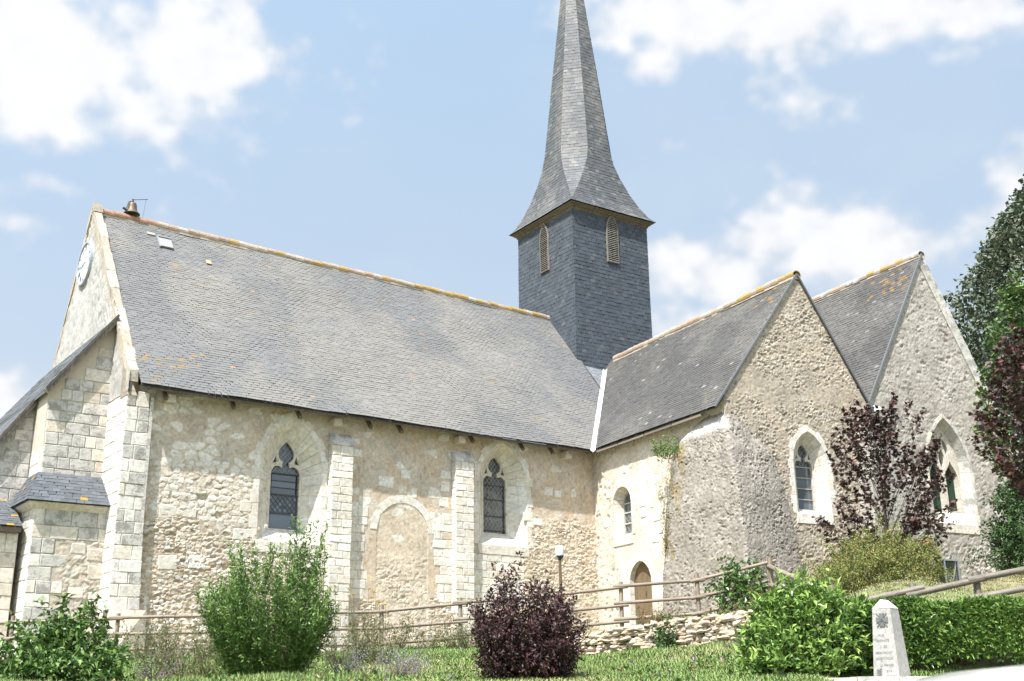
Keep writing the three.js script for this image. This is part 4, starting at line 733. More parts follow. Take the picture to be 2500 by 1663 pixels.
// ridge tiles, each its own mesh
const tileGeo = (() => { const s = new THREE.Shape(), n = 8; for (let i = 0; i <= n; i++) { const t = lerp(-.35, Math.PI + .35, i / n); const x = Math.cos(t) * .18, y = Math.sin(t) * .16; i ? s.lineTo(x, y) : s.moveTo(x, y); } for (let i = n; i >= 0; i--) { const t = lerp(-.35, Math.PI + .35, i / n); s.lineTo(Math.cos(t) * .155, Math.sin(t) * .135); } const g = new THREE.ExtrudeGeometry(s, { depth: .40, bevelEnabled: false }); g.translate(0, 0, -.2); return g; })();
const tileMats = [[.36, .21, .14], [.38, .29, .215], [.40, .34, .27], [.36, .26, .19], [.38, .265, .10], [.42, .37, .31]].map((c) => std({ color: C(...c), map: mottleTex, bumpMap: grainTex, bumpScale: .01 }));
function ridge(parent, a, b, matFn, drop = .05) {
  const n = Math.round(a.distanceTo(b) / .36), dir = b.clone().sub(a).normalize(), q = new THREE.Quaternion().setFromRotationMatrix(new THREE.Matrix4().lookAt(b, a, YUP)), bs = baseOf(parent);
  for (let k = 0; k < n; k++) { const m = new THREE.Mesh(tileGeo, matFn(k / n)); m.name = 'ridge_tile'; m.position.copy(a.clone().lerp(b, (k + .5) / n)).sub(bs); m.position.y += -drop + rr(-.012, .018) + .04 * (noise2(k * .2, 3) - .5); m.quaternion.copy(q); m.rotateX(rr(-.03, .03) + .035); m.rotateZ(rr(-.05, .05)); m.scale.set(rr(.95, 1.1), rr(.95, 1.1), 1); parent.add(m); }
  // mortar bed under the tiles
  const g = new GB(), s = V3(dir.z, 0, -dir.x); const c = a.clone().lerp(b, .5); c.y -= drop + .07; g.box(c, dir, YUP, s, a.distanceTo(b), .12, .31); part(parent, 'mortar_bed', g.build(), std({ color: C(.44, .37, .29), bumpMap: grainTex, bumpScale: .02 }));
}
seed(73);
ridge(church, V3(.05, Y0 + H1, -W2), V3(XT + .1, Y0 + HB, -W2), (t) => t < .09 ? tileMats[0] : t > .2 && rnd() < .3 ? tileMats[4] : t > .45 && rnd() < .3 ? tileMats[4] : pick([tileMats[1], tileMats[2], tileMats[3], tileMats[5]]));
// ---- transept and chapel roofs
{
  seed(75);
  const P = (u, s, y) => D0.clone().addScaledVector(tp, u).addScaledVector(td, s).setY(y), A = 3.72, yr = Y0 + HT;
  const deck = new GB().quad(P(.05, -5, Y0 - .02), P(.05, ZT + .02, Y0 - .02), P(A, ZT + .02, yr - .07), P(A, -5, yr - .07), C(.09, .09, .09)).quad(P(A, -5, yr - .05), P(A, ZT + .02, yr - .05), P(6.4, ZT + .02, 10.62), P(6.4, -5, 10.62), C(.15, .15, .15));
  const roof = part(church, 'transept_roof', deck.build(), slateMat);
  const col = (q, r) => { const m = sstep(.4, .62, fbm2(q.z * .8, q.y * .7, 4, 7)), hi = sstep(12.4, 14.6, q.y + (r - .5)); let c = mixc(slateDark, C(.128, .121, .109), m); if (r < .006 || (r < .25 && q.y > 13.9 && q.z > 5.5 && noise2(q.z * 4, q.y * 4, 3) > .55)) c = r < .006 ? C(.24, .235, .22) : mixc(c, C(.34, .21, .05), .6); return vary(c, .15); };
  addSlates(roof, P(0, -5, Y0 + .02), P(0, ZT + .03, Y0 + .06), P(A, ZT + .03, yr), P(A, -5, yr), { exp: .115, wid: .19, thick: .012, col, sag: .05, inside: (q) => q.z > -.05 || q.y > naveY(q.z, q.x) - .0 });
  ridge(roof, P(A, -3.9, yr), P(A, ZT + .05, yr), (t) => t > .72 && rnd() < .4 ? tileMats[4] : pick([tileMats[1], tileMats[2], tileMats[5], tileMats[3]]));
  // lead verge along the gable
  const vb = new GB(), a = P(-.04, ZT + .06, Y0 + .0), b = P(A, ZT + .06, yr - .01), c = P(6.42, ZT + .06, 10.55); for (const [p, q] of [[a, b], [b, c]]) { const d = q.clone().sub(p), L = d.length(); d.normalize(); vb.box(p.clone().lerp(q, .5), d, d.clone().cross(td).normalize(), td, L, .055, .06, C(.13, .135, .145)); } part(roof, 'verge_flashing', vb.build(), std({ vertexColors: true, roughness: .5, metalness: .2 }));
  // valley flashing between nave and transept
  const vd = []; for (let t = 0; t <= 1.001; t += .1) { const z = lerp(.12, -3.55, t); let x = X1; for (let k = 0; k < 40; k++) { const q = V3(x, 0, z), d = naveY(z, x) - (Y0 + .02 + trD(q) * trSl); x += d / trSl * .8; } vd.push(V3(x, naveY(z, x) + .04, z)); }
  const vg = new GB(); for (let k = 0; k < vd.length - 1; k++) { const d = vd[k + 1].clone().sub(vd[k]), L = d.length(); d.normalize(); const s = V3(1, 0, -.9).normalize(), s2 = V3(-d.z, 0, d.x).normalize(); for (const sg of [-1, 1]) { const e = s2.clone().multiplyScalar(sg * .085); e.y = .07; vg.quad(vd[k], vd[k + 1], vd[k + 1].clone().add(e), vd[k].clone().add(e)); } } part(roof, 'valley_flashing', vg.build(), std({ color: C(.74, .75, .77), roughness: .45, metalness: .1 }));
  // flashing where the tower meets the lower slope
  const eb = new GB(); for (let k = 0; k < 4; k++) eb.box(P(.06, .7 + k * 1.55, Y0 - .07), td, YUP, tp, 1.5, .07, .04, vary(C(.2, .17, .13), .2)); part(roof, 'eave_board', eb.build(), std({ vertexColors: true }));
  for (let k = 0; k < 10; k++) part(roof, 'rafter_end', new GB().box(P(.3, .5 + k * .42, Y0 + .1), td, V3(tp.x * .6, .8, tp.z * .6).normalize(), V3(-tp.x * .8, .6, -tp.z * .8), .09, .4, .09).build(), std({ color: C(.16, .13, .1) }));
  // chapel
  const Cr = chApex[0] - .02, yc = chApex[1], dk = new GB().quad(P(6.3, -5, 10.55), P(6.3, ZT + .0, 10.55), P(Cr, ZT + .0, yc - .08), P(Cr, -5, yc - .08), C(.1, .1, .1)).quad(P(Cr, -5, yc - .08), P(Cr, ZT - .5, yc - .08), P(13.2, ZT - .5, 9.9), P(13.2, -5, 9.9), C(.15, .15, .15));
  const croof = part(church, 'chapel_roof', dk.build(), slateMat);
  addSlates(croof, P(6.3, -5, 10.6), P(6.3, ZT + .03, 10.62), P(Cr, ZT + .03, yc), P(Cr, -5, yc), { exp: .125, wid: .2, thick: .014, sag: .04, col: (q, r) => { const m = sstep(.4, .6, fbm2(q.z * .8, q.y * .7, 4, 17)); let c = mixc(slateDark, C(.128, .122, .112), m); if (r < .015) c = C(.2, .198, .19); if (r > .85 && q.y > 15.2 && q.z > 6) c = mixc(c, C(.34, .19, .05), .55); return vary(c, .17); } });
  ridge(croof, P(Cr, -4.5, yc), P(Cr, ZT + .05, yc), (t) => t > .6 && rnd() < .3 ? tileMats[4] : pick([tileMats[2], tileMats[5], greyStones[4], tileMats[1]]));
  const v2 = new GB(), a2 = P(6.3, ZT + .06, 10.6), b2 = P(Cr, ZT + .06, yc - .02), dd = b2.clone().sub(a2), LL = dd.length(); dd.normalize(); v2.box(a2.clone().lerp(b2, .5), dd, dd.clone().cross(td).normalize(), td, LL, .06, .06, C(.13, .135, .14)); part(croof, 'verge_flashing', v2.build(), std({ vertexColors: true, roughness: .5 }));
  // closing side walls out of sight
  const cw = new GB().quad(P(13.2, -5, 3), P(13.2, ZT, 3), P(13.2, ZT, 10), P(13.2, -5, 10), C(.5, .48, .44)); part(church, 'chapel_side_wall', cw.build(), stoneMat);
  const nw = new GB().quad(V3(0, 2, -2 * W2 + .6), V3(24, 2, -2 * W2 + .6), V3(24, 9.9, -2 * W2 + .6), V3(0, 9.9, -2 * W2 + .6), C(.5, .48, .44)); part(church, 'north_wall', nw.build(), stoneMat);
  part(church, 'east_wall', new GB().quad(V3(24, 2, -11), V3(24, 2, 1), V3(24, 15.5, 1), V3(24, 15.5, -11), C(.5, .48, .44)).quad(P(0, -5.2, 2), P(13.2, -5.2, 2), P(13.2, -5.2, 16.4), P(3.7, -5.2, 14.7), C(.5, .48, .44)).build(), stoneMat);
  // choir ridge behind the tower
  const ch = part(church, 'choir_roof', new GB().quad(V3(XT + 3.9, 13.2, -3.4), V3(32, 13.2, -3.4), V3(32, Y0 + 6.4, -W2), V3(XT + 3.9, Y0 + 6.4, -W2), C(.2, .2, .2)).quad(V3(XT + 3.9, 11, -8.6), V3(XT + 3.9, Y0 + 6.4, -W2), V3(32, Y0 + 6.4, -W2), V3(32, 11, -8.6), C(.2, .2, .2)).build(), slateMat);
  ridge(ch, V3(XT + 3.5, Y0 + 6.45, -W2), V3(31, Y0 + 6.45, -W2), () => pick([tileMats[4], tileMats[3]]));
  // gutter end and white floodlight at the foot of the valley between the gables
  part(croof, 'gutter', tubeGeo(P(6.36, ZT - 1, 10.5), P(6.36, ZT + .22, 10.42), .11, .11, 10), std({ color: C(.07, .075, .08), roughness: .5 }));
}
// ---- slate-hung tower
const TC = V3(XT + 1.99, 0, -W2), PSI = .045, TS = 2.04;
const TT = (a, b, y) => V3(TC.x + a * Math.cos(PSI) - b * Math.sin(PSI), y, TC.z + a * Math.sin(PSI) + b * Math.cos(PSI));
const tX = V3(Math.cos(PSI), 0, Math.sin(PSI)), tZ = V3(-Math.sin(PSI), 0, Math.cos(PSI));
{
  seed(81);
  const yb = 12.6, yt = 21.42, g = new GB(), k = TS - .03; g.hex([TT(-k, k, yb), TT(k, k, yb), TT(k, -k, yb), TT(-k, -k, yb)], [TT(-k, k, yt), TT(k, k, yt), TT(k, -k, yt), TT(-k, -k, yt)], C(.09, .1, .11));
  const tower = part(church, 'tower', g.build(), slateMat);
  const blue = C(.066, .082, .102), col = (q, r) => { const m = fbm2(q.x * .9 + q.z * .9, q.y * .9, 3, 4), low = sstep(16.5, 14.5, q.y) * sstep(.45, .62, m); return vary(mixc(blue, C(.15, .15, .145), low * .55 + (r < .06 ? .35 : 0)), .2, .04); };
  const fTWs = new Frame(TT(-TS, 0, 0), tZ, tX.clone().negate()), fTS = new Frame(TT(0, TS, 0), tX, tZ);
  const L1 = [.02, .30, 19.02, 20.55, 21.28], L2 = [.02, .31, 19.18, 20.7, 21.36];
  const clear = (f, L) => (q) => { const u = (q.x - f.O.x) * f.U.x + (q.z - f.O.z) * f.U.z; return !inArch(u, q.y, L[0], L[1] + .02, L[2], L[3], L[4] + .02); };
  const one = { n: 180 };
  addSlates(tower, TT(-TS, TS, yb), TT(TS, TS, yb), TT(TS, TS, yt), TT(-TS, TS, yt), { exp: .165, wid: .235, thick: .012, col, sag: .012, inside: clear(fTS, L2) });
  addSlates(tower, TT(-TS, -TS, yb), TT(-TS, TS, yb), TT(-TS, TS, yt), TT(-TS, -TS, yt), { exp: .165, wid: .235, thick: .012, col, sag: .012, inside: clear(fTWs, L1) });
  // louvred belfry openings
  for (const [f, L] of [[fTWs, L1], [fTS, L2]]) {
    const lo = new THREE.Group(); lo.name = 'louvre_window'; church.add(lo);
    part(lo, 'backing', onFrame(extr(shapeOf(archPts(...L, 1, 6)), .01), f, -.005), std({ color: C(.22, .19, .15), map: woodTex }));
    const sh = shapeOf(archPts(...L, 1, 6)), h = new THREE.Path(); archPts(L[0], L[1] - .035, L[2] + .03, L[3], L[4] - .05, 1, 6).forEach(([a, b], i) => i ? h.lineTo(a, b) : h.moveTo(a, b)); sh.holes.push(h); part(lo, 'frame', onFrame(extr(sh, .09, .004), f, -.01), std({ color: C(.40, .39, .37), map: woodTex }));
    for (let y = L[2] + .07, k = 0; y < L[4] - .1; y += .085, k++) {
      let hw = L[1] - .03; while (hw > .03 && !inArch(L[0] + hw, y + .03, L[0], L[1] - .02, L[2], L[3], L[4] - .03)) hw -= .01; if (hw < .04) continue;
      part(lo, 'slat', new GB().box(f.P(L[0], y, .055), f.U, V3(0, .72, 0).addScaledVector(f.N, -.7).normalize(), V3(0, .7, 0).addScaledVector(f.N, .72).normalize(), hw * 2, .10, .014).build(), std({ color: vary(C(.47, .47, .46), .2), map: woodTex }));
    }
  }
  // moulded timber cornice
  const prof = [[2.05, 21.22], [2.09, 21.27], [2.10, 21.31], [2.16, 21.34], [2.20, 21.39], [2.26, 21.42], [2.28, 21.46], [2.2, 21.48]], cg = new GB();
  for (let i = 0; i < prof.length - 1; i++) for (const [a, b] of [[[-1, 1], [1, 1]], [[1, 1], [1, -1]], [[1, -1], [-1, -1]], [[-1, -1], [-1, 1]]]) { const [r0, y0] = prof[i], [r1, y1] = prof[i + 1], n = 6; for (let k = 0; k < n; k++) { const t0 = k / n, t1 = (k + 1) / n, m = (r, y, t) => TT(lerp(a[0], b[0], t) * r, lerp(a[1], b[1], t) * r, y + .03 * (noise2(a[0] * 3 + b[1] * 7 + t * 4, 2) - .5)); cg.quad(m(r0, y0, t0), m(r0, y0, t1), m(r1, y1, t1), m(r1, y1, t0), vary(C(.27, .23, .175), .12)); } }
  part(tower, 'cornice', cg.build(), std({ vertexColors: true, map: woodTex, bumpMap: grainTex, bumpScale: .01 }));
}
// ---- broach spire
{
  seed(83);
  const sp = new THREE.Group(); sp.name = 'spire'; church.add(sp); const spireMat = std({ vertexColors: true, map: slateTex, bumpMap: grainFine, bumpScale: .002, roughness: .66 });
  const lean = (y) => [-.02 * (y - 21.5) * .35, .0];
  const prof = [[21.47, 2.34, 2.34], [21.72, 2.14, 2.07], [22.2, 1.93, 1.74], [22.8, 1.77, 1.37], [23.5, 1.64, 1.0], [24.2, 1.54, .73], [24.8, 1.47, .61], [29, 1.01, .42], [33.5, .50, .207], [37.5, .02, .008]];
  const Q = (a, b, y) => { const [lx] = lean(y); return TT(a + lx, b, y); };
  const grey = C(.145, .146, .143), pale = C(.19, .19, .182);
  const col = (q, r) => { const m = sstep(.4, .62, fbm2(q.x * .8 + q.z * .9, q.y * .6, 4, 8)); return vary(mixc(mixc(C(.095, .102, .11), grey, m), pale, (r < .12 ? .6 : 0)), .2, .03); };
  const one = { n: 180 };
  const order = [];
  for (let i = 0; i < prof.length - 1; i++) {
    const [y0, r0, h0] = prof[i], [y1, r1, h1] = prof[i + 1];
    for (let f = 0; f < 4; f++) { // cardinal faces: W, S, E, N
      const R = [(a, b, y) => Q(-b, a, y), (a, b, y) => Q(a, b, y), (a, b, y) => Q(b, -a, y), (a, b, y) => Q(-a, -b, y)][f];
      // a runs along the face, b outwards
      order.push([R(-h0, r0, y0), R(h0, r0, y0), R(h1, r1, y1), R(-h1, r1, y1), f < 2 ? 0 : 2]);
      // diagonal face to the next cardinal one
      order.push([R(h0, r0, y0), R(r0, h0, y0), R(r1, h1, y1), R(h1, r1, y1), f === 0 ? 1 : 2]);
    }
  }
  const core = new GB(); for (const [a, b, c, d] of order) { core.quad(a, b, c, d, C(.12, .12, .12)); }
  core.quad(Q(-2.28, 2.28, 21.45), Q(2.28, 2.28, 21.45), Q(2.28, -2.28, 21.45), Q(-2.28, -2.28, 21.45), C(.25, .2, .15));
  const cm = part(sp, 'spire_core', (() => { const g = core.build(); return g; })(), slateMat);
  order.sort((p, q) => (p[4] === 1 ? -1 : 0) - (q[4] === 1 ? -1 : 0));
  for (const [a, b, c, d, k] of order) { if (a.y > 34.5 && k === 2) continue; addSlates(sp, a, b, c, d, { exp: .17, wid: .2, thick: .013, col, sag: .004, single: k === 1 && a.y > 21.6 ? one : null, mat: spireMat }); }
}

// ------------------------------------------------------------------ things on and round the church
const font = await new FontLoader().loadAsync('fonts/droid/droid_sans_bold.typeface.json'), serifR = await new FontLoader().loadAsync('fonts/droid/droid_serif_regular.typeface.json'), sansR = await new FontLoader().loadAsync('fonts/droid/droid_sans_regular.typeface.json');
function textOn(str, size, depth, fnt, place) { const g = new TextGeometry(str, { font: fnt, size, depth, curveSegments: 3, bevelEnabled: false }); g.computeBoundingBox(); const b = g.boundingBox; g.translate(-(b.min.x + b.max.x) / 2, -(b.min.y + b.max.y) / 2, 0); const p = g.attributes.position; for (let i = 0; i < p.count; i++) { const q = place(p.getX(i), p.getY(i), p.getZ(i)); p.setXYZ(i, q.x, q.y, q.z); } g.computeVertexNormals(); return g; }
{ // clock on the west gable
  const c = fW.P(-5.8, 15.16, .03), R = .72, f = new Frame(V3(c.x, 0, 0), fW.U, fW.N), P = (u, v, d) => f.P(c.z + u, c.y + v, d);
  const t = thing('wall_clock', 'round white clock face with dark numerals on the west gable', 'clock', c.clone());
  const disc = (r, n, d0, d1) => { const g = new GB(); for (let i = 0; i < n; i++) { const a = i / n * 6.28319, b = (i + 1) / n * 6.28319, A = [Math.cos(a) * r, Math.sin(a) * r], B = [Math.cos(b) * r, Math.sin(b) * r]; g.tri(P(0, 0, d1), P(A[0], A[1], d1), P(B[0], B[1], d1), WHITE); g.quad(P(A[0], A[1], d0), P(B[0], B[1], d0), P(B[0], B[1], d1), P(A[0], A[1], d1)); } return g.build(); };
  const ringG = (r0, r1, n, d0, d1) => { const g = new GB(); for (let i = 0; i < n; i++) { const a = i / n * 6.28319, b = (i + 1) / n * 6.28319, q = (r, t2, d) => P(Math.cos(t2) * r, Math.sin(t2) * r, d); g.quad(q(r0, a, d1), q(r1, a, d1), q(r1, b, d1), q(r0, b, d1)); g.quad(q(r1, a, d0), q(r1, b, d0), q(r1, b, d1), q(r1, a, d1)); g.quad(q(r0, a, d1), q(r0, b, d1), q(r0, b, d0), q(r0, a, d0)); } return g.build(); };
  part(t, 'dial', disc(R * .95, 40, -.06, .03), std({ color: C(.72, .74, .78), roughness: .35 }));
  part(t, 'rim', ringG(R * .93, R * 1.02, 40, -.06, .07), std({ color: C(.36, .40, .44), roughness: .5, metalness: .2 }));
  const ink = std({ color: C(.16, .18, .22), roughness: .6 });
  ['XII', 'I', 'II', 'III', 'IIII', 'V', 'VI', 'VII', 'VIII', 'IX', 'X', 'XI'].forEach((s, k) => { const a = k / 12 * 6.28319; part(t, 'numeral', textOn(s, .17, .008, serifR, (x, y, z) => { const X = x * .5, Y = y * 1.15 + R * .74; return P(X * Math.cos(a) + Y * Math.sin(a), -X * Math.sin(a) + Y * Math.cos(a), .031 + z); }), ink); });
  part(t, 'inner_ring', ringG(R * .36, R * .40, 36, .03, .036), std({ color: C(.45, .48, .52) }));
  for (const [ang, len, w] of [[-1.95, .36, .03], [-1.75, .52, .022]]) { const g = new GB(), dx = Math.sin(ang), dy = Math.cos(ang), q = (l, s, d) => P(dx * l + dy * s, dy * l - dx * s, d); g.hex([q(-.12, -w * .6, .045), q(-.12, w * .6, .045), q(len, w * .15, .045), q(len, -w * .15, .045)], [q(-.12, -w * .6, .055), q(-.12, w * .6, .055), q(len, w * .15, .055), q(len, -w * .15, .055)]); part(t, 'hand', g.build(), ink); }
}
{ // bell standing on the nave ridge
  const b = V3(1.02, 17.06, -W2), t = thing('bell', 'small bronze bell on a post above the nave ridge', 'bell', b), bronze = std({ color: C(.16, .125, .085), metalness: .5, roughness: .55, map: mottleTex }), iron = std({ color: C(.05, .055, .06), metalness: .4, roughness: .6 });
  const prof = [[.0, .36], [.06, .355], [.10, .33], [.115, .28], [.125, .2], [.14, .12], [.175, .06], [.215, .02], [.225, 0], [.20, .005], [.14, .07], [.11, .2], [.09, .3], [0, .32]].map(([x, y]) => new THREE.Vector2(x, y));
  const lg = new THREE.LatheGeometry(prof, 24); lg.scale(1.22, 1.22, 1.22); lg.translate(b.x, b.y + .14, b.z); part(t, 'bell_cup', lg, bronze);
  part(t, 'post', mergeGeometries([tubeGeo(V3(b.x, b.y - .12, b.z), V3(b.x, b.y + .2, b.z), .022), tubeGeo(V3(b.x, b.y + .52, b.z), V3(b.x, b.y + .70, b.z), .025), new THREE.SphereGeometry(.04, 8, 6).translate(b.x, b.y + .62, b.z)]), iron);
  part(t, 'arm', tubeGeo(V3(b.x - .03, b.y + .66, b.z), V3(b.x + .5, b.y + .82, b.z), .012), iron);
  part(t, 'wire', tubeGeo(V3(b.x + .44, b.y + .8, b.z), V3(b.x + .36, b.y - .05, b.z), .005, .005, 5), iron);
  const h = new THREE.TubeGeometry(new THREE.CatmullRomCurve3([V3(b.x - .02, b.y + .6, b.z + .02), V3(b.x - .16, b.y + .52, b.z + .1), V3(b.x - .2, b.y + .36, b.z + .12), V3(b.x - .26, b.y + .22, b.z + .12)]), 12, .014, 6); part(t, 'hammer', mergeGeometries([h, tubeGeo(V3(b.x - .34, b.y + .26, b.z + .12), V3(b.x - .18, b.y + .18, b.z + .12), .04, .045)]), iron);
}
{ // floodlight at the valley foot between the gables
  const c = fTG.P(6.5, 10.42, .18), t = thing('floodlight', 'white rounded floodlight at the foot of the valley between the gables', 'floodlight', c.clone()), s = new THREE.SphereGeometry(.2, 16, 10); s.scale(1, .78, .5); s.rotateY(-.6); s.translate(c.x, c.y, c.z);
  part(t, 'lens', s, std({ color: C(.78, .80, .82), roughness: .3 })); part(t, 'bracket', tubeGeo(fTG.P(6.35, 10.38, -.05), fTG.P(6.45, 10.4, .12), .03), leadMat);
}
{ // vent gate in the foot of the chapel wall and red plate
  const u0 = 8.42, u1 = 9.5, v0 = 4.92, v1 = 5.68, P = (u, v, d) => fTG.P(u, v, d), t = thing('vent_gate', 'grey metal gate with wire mesh at the foot of the chapel wall', 'gate', P((u0 + u1) / 2, v0 - .05, .05)), zinc = std({ color: C(.30, .34, .36), metalness: .4, roughness: .5 }), um = u0 + .45;
  for (const u of [u0, um, u1]) part(t, 'stile', new GB().box(P(u, (v0 + v1) / 2, .1), fTG.U, YUP, fTG.N, .05, v1 - v0, .05).build(), zinc);
  for (const v of [v0, v1]) part(t, 'rail', new GB().box(P((u0 + u1) / 2, v, .1), fTG.U, YUP, fTG.N, u1 - u0 + .05, .05, .048).build(), zinc);
  const m = new GB(); for (let u = u0 + .06; u < u1; u += .06) m.box(P(u, (v0 + v1) / 2, .1), fTG.U, YUP, fTG.N, .006, v1 - v0, .006); for (let v = v0 + .06; v < v1; v += .06) m.box(P((u0 + u1) / 2, v, .1), fTG.U, YUP, fTG.N, u1 - u0, .006, .006); part(t, 'wire_mesh', m.build(), std({ color: C(.06, .10, .08), metalness: .3 }));
  const rc = new GB(), a0 = 8.4, a1 = 9.52, b0 = 4.4, b1 = 5.7, dp = -.9; rc.quad(P(a0, b0, dp), P(a1, b0, dp), P(a1, b1, dp), P(a0, b1, dp)).quad(P(a0, b0, 0), P(a0, b0, dp), P(a0, b1, dp), P(a0, b1, 0)).quad(P(a1, b0, dp), P(a1, b0, 0), P(a1, b1, 0), P(a1, b1, dp)).quad(P(a0, b1, dp), P(a1, b1, dp), P(a1, b1, 0), P(a0, b1, 0)); part(church, 'vent_recess', rc.build(), greyStones[1]);
  part(t, 'notice_panel', new GB().box(P(um + .2, v0 + .22, .07), fTG.U, YUP, fTG.N, .2, .3, .015).build(), std({ color: C(.16, .20, .18) }));
  const q = thing('red_plate', 'small red plate on the buttress beside the chapel', 'sign', P(7.6, 6.1, .62)); part(q, 'plate', new GB().box(P(7.6, 6.1, .62), fTG.U, YUP, fTG.N, .26, .16, .03).build(), std({ color: C(.55, .04, .03), roughness: .5 })); part(q, 'white_mark', new GB().box(P(7.6, 6.1, .637), fTG.U, YUP, fTG.N, .14, .04, .004).build(), std({ color: C(.8, .7, .68) }));
}
{ // lamp post behind the fence
  const b = V3(7.62, 0, 8.45); b.y = G(b.x, b.z); const t = thing('lamp_post', 'rusty lamp post with white translucent head in front of the nave', 'lamp post', b);
  part(t, 'pole', tubeGeo(V3(b.x, b.y - .15, b.z), V3(b.x - .03, 4.74, b.z), .042, .036, 10), std({ color: C(.14, .09, .06), map: mottleTex, roughness: .8 }));
  const cup = new THREE.LatheGeometry([[.03, 0], [.05, .05], [.09, .1], [.1, .13], [.06, .13]].map(([x, y]) => new THREE.Vector2(x, y)), 16); cup.translate(b.x - .03, 4.70, b.z); part(t, 'cup', cup, leadMat);
  const hd = new THREE.LatheGeometry([[.075, 0], [.10, .03], [.102, .2], [.085, .245], [0, .26]].map(([x, y]) => new THREE.Vector2(x, y)), 18); hd.translate(b.x - .03, 4.81, b.z); part(t, 'head', hd, std({ color: C(.70, .73, .78), roughness: .35 }));
  const ringP = []; for (let i = 0; i <= 12; i++) { const a = Math.PI + i / 12 * Math.PI; ringP.push(V3(b.x - .03 + Math.cos(a) * .12, 4.84 + Math.sin(a) * .1, b.z)); } part(t, 'hoop', new THREE.TubeGeometry(new THREE.CatmullRomCurve3(ringP), 14, .009, 5), std({ color: C(.5, .5, .5) }));
}
// ---- log fences
const logMats = [[.48, .41, .345], [.52, .45, .385], [.43, .37, .31], [.50, .44, .385]].map((c) => std({ color: C(...c), map: stretch(woodTex, 1, 2), bumpMap: woodTex, bumpScale: .008 }));
const greyLog = [[.36, .335, .30], [.39, .365, .33], [.33, .31, .28]].map((c) => std({ color: C(...c), map: stretch(woodTex, 1, 2), bumpMap: woodTex, bumpScale: .01 }));
function logGeo(a, b, r0, r1) { const g = tubeGeo(a, b, r0, r1, 10); const p = g.attributes.position; return g; }
function fence(label, posts, rails, mats, rp, rl) {
  const t = thing('wooden_fence', label, 'fence', V3(posts[0][0], G(posts[0][0], posts[0][2]), posts[0][2]), 'log fences below the church');
  for (const [x, y, z] of posts) part(t, 'post', logGeo(V3(x, G(x, z) - .25, z), V3(x + rr(-.02, .02), y, z), rp, rp * .95), pick(mats));
  for (const [a, b, ha, hb] of rails) {
    const A = posts[a], B = posts[b], p = V3(A[0], A[1] - ha, A[2]), q = V3(B[0], B[1] - hb, B[2]), d = q.clone().sub(p).normalize(), off = V3(-.55, 0, .62).multiplyScalar(rp * 1.5);
    p.addScaledVector(d, -.17).add(off); q.addScaledVector(d, .17).add(off); part(t, 'rail', logGeo(p, q, rl, rl * .88), pick(mats));
  }
  return t;
}
seed(91);
const fp = [[-4.9, 3.55, -.9], [-2.8, 3.59, .8], [-.9, 3.6, 2.5], [.85, 3.66, 4.05], [2.35, 3.62, 5.35], [3.77, 3.67, 6.65], [5.1, 3.78, 7.9], [6.48, 3.92, 9.18], [7.78, 4.06, 10.36], [9.0, 4.2, 11.57], [10.1, 4.52, 12.7]];
const rl1 = []; for (let i = 0; i < fp.length - 1; i++) { const a = .10 + (i % 2) * .05; rl1.push([i, i + 1, a, .16 - (i % 2) * .03], [i, i + 1, a + .37, .53]); if (i > 1) rl1.push([i, i + 1, a + .72, .88]); }
fence('long three-rail fence of round logs before the nave', fp, rl1, logMats, .05, .041);
fence('short log fence running down from the corner behind the bright laurel', [[10.05, 4.5, 12.78], [7.55, 3.5, 16.35]], [[0, 1, .22, .2], [0, 1, .62, .52]], logMats, .06, .055);
fence('grey weathered log fence on the dry lawn behind the hedge', [[7.4, 3.21, 16.8], [8.27, 3.45, 17.55], [9.13, 3.63, 18.25], [10.04, 3.81, 19], [11, 3.95, 19.8]], [[0, 1, .1, .11], [1, 2, .18, .14], [2, 3, .12, .1], [2, 3, .44, .42], [3, 4, .12, .1], [3, 4, .44, .42]], greyLog, .065, .062);
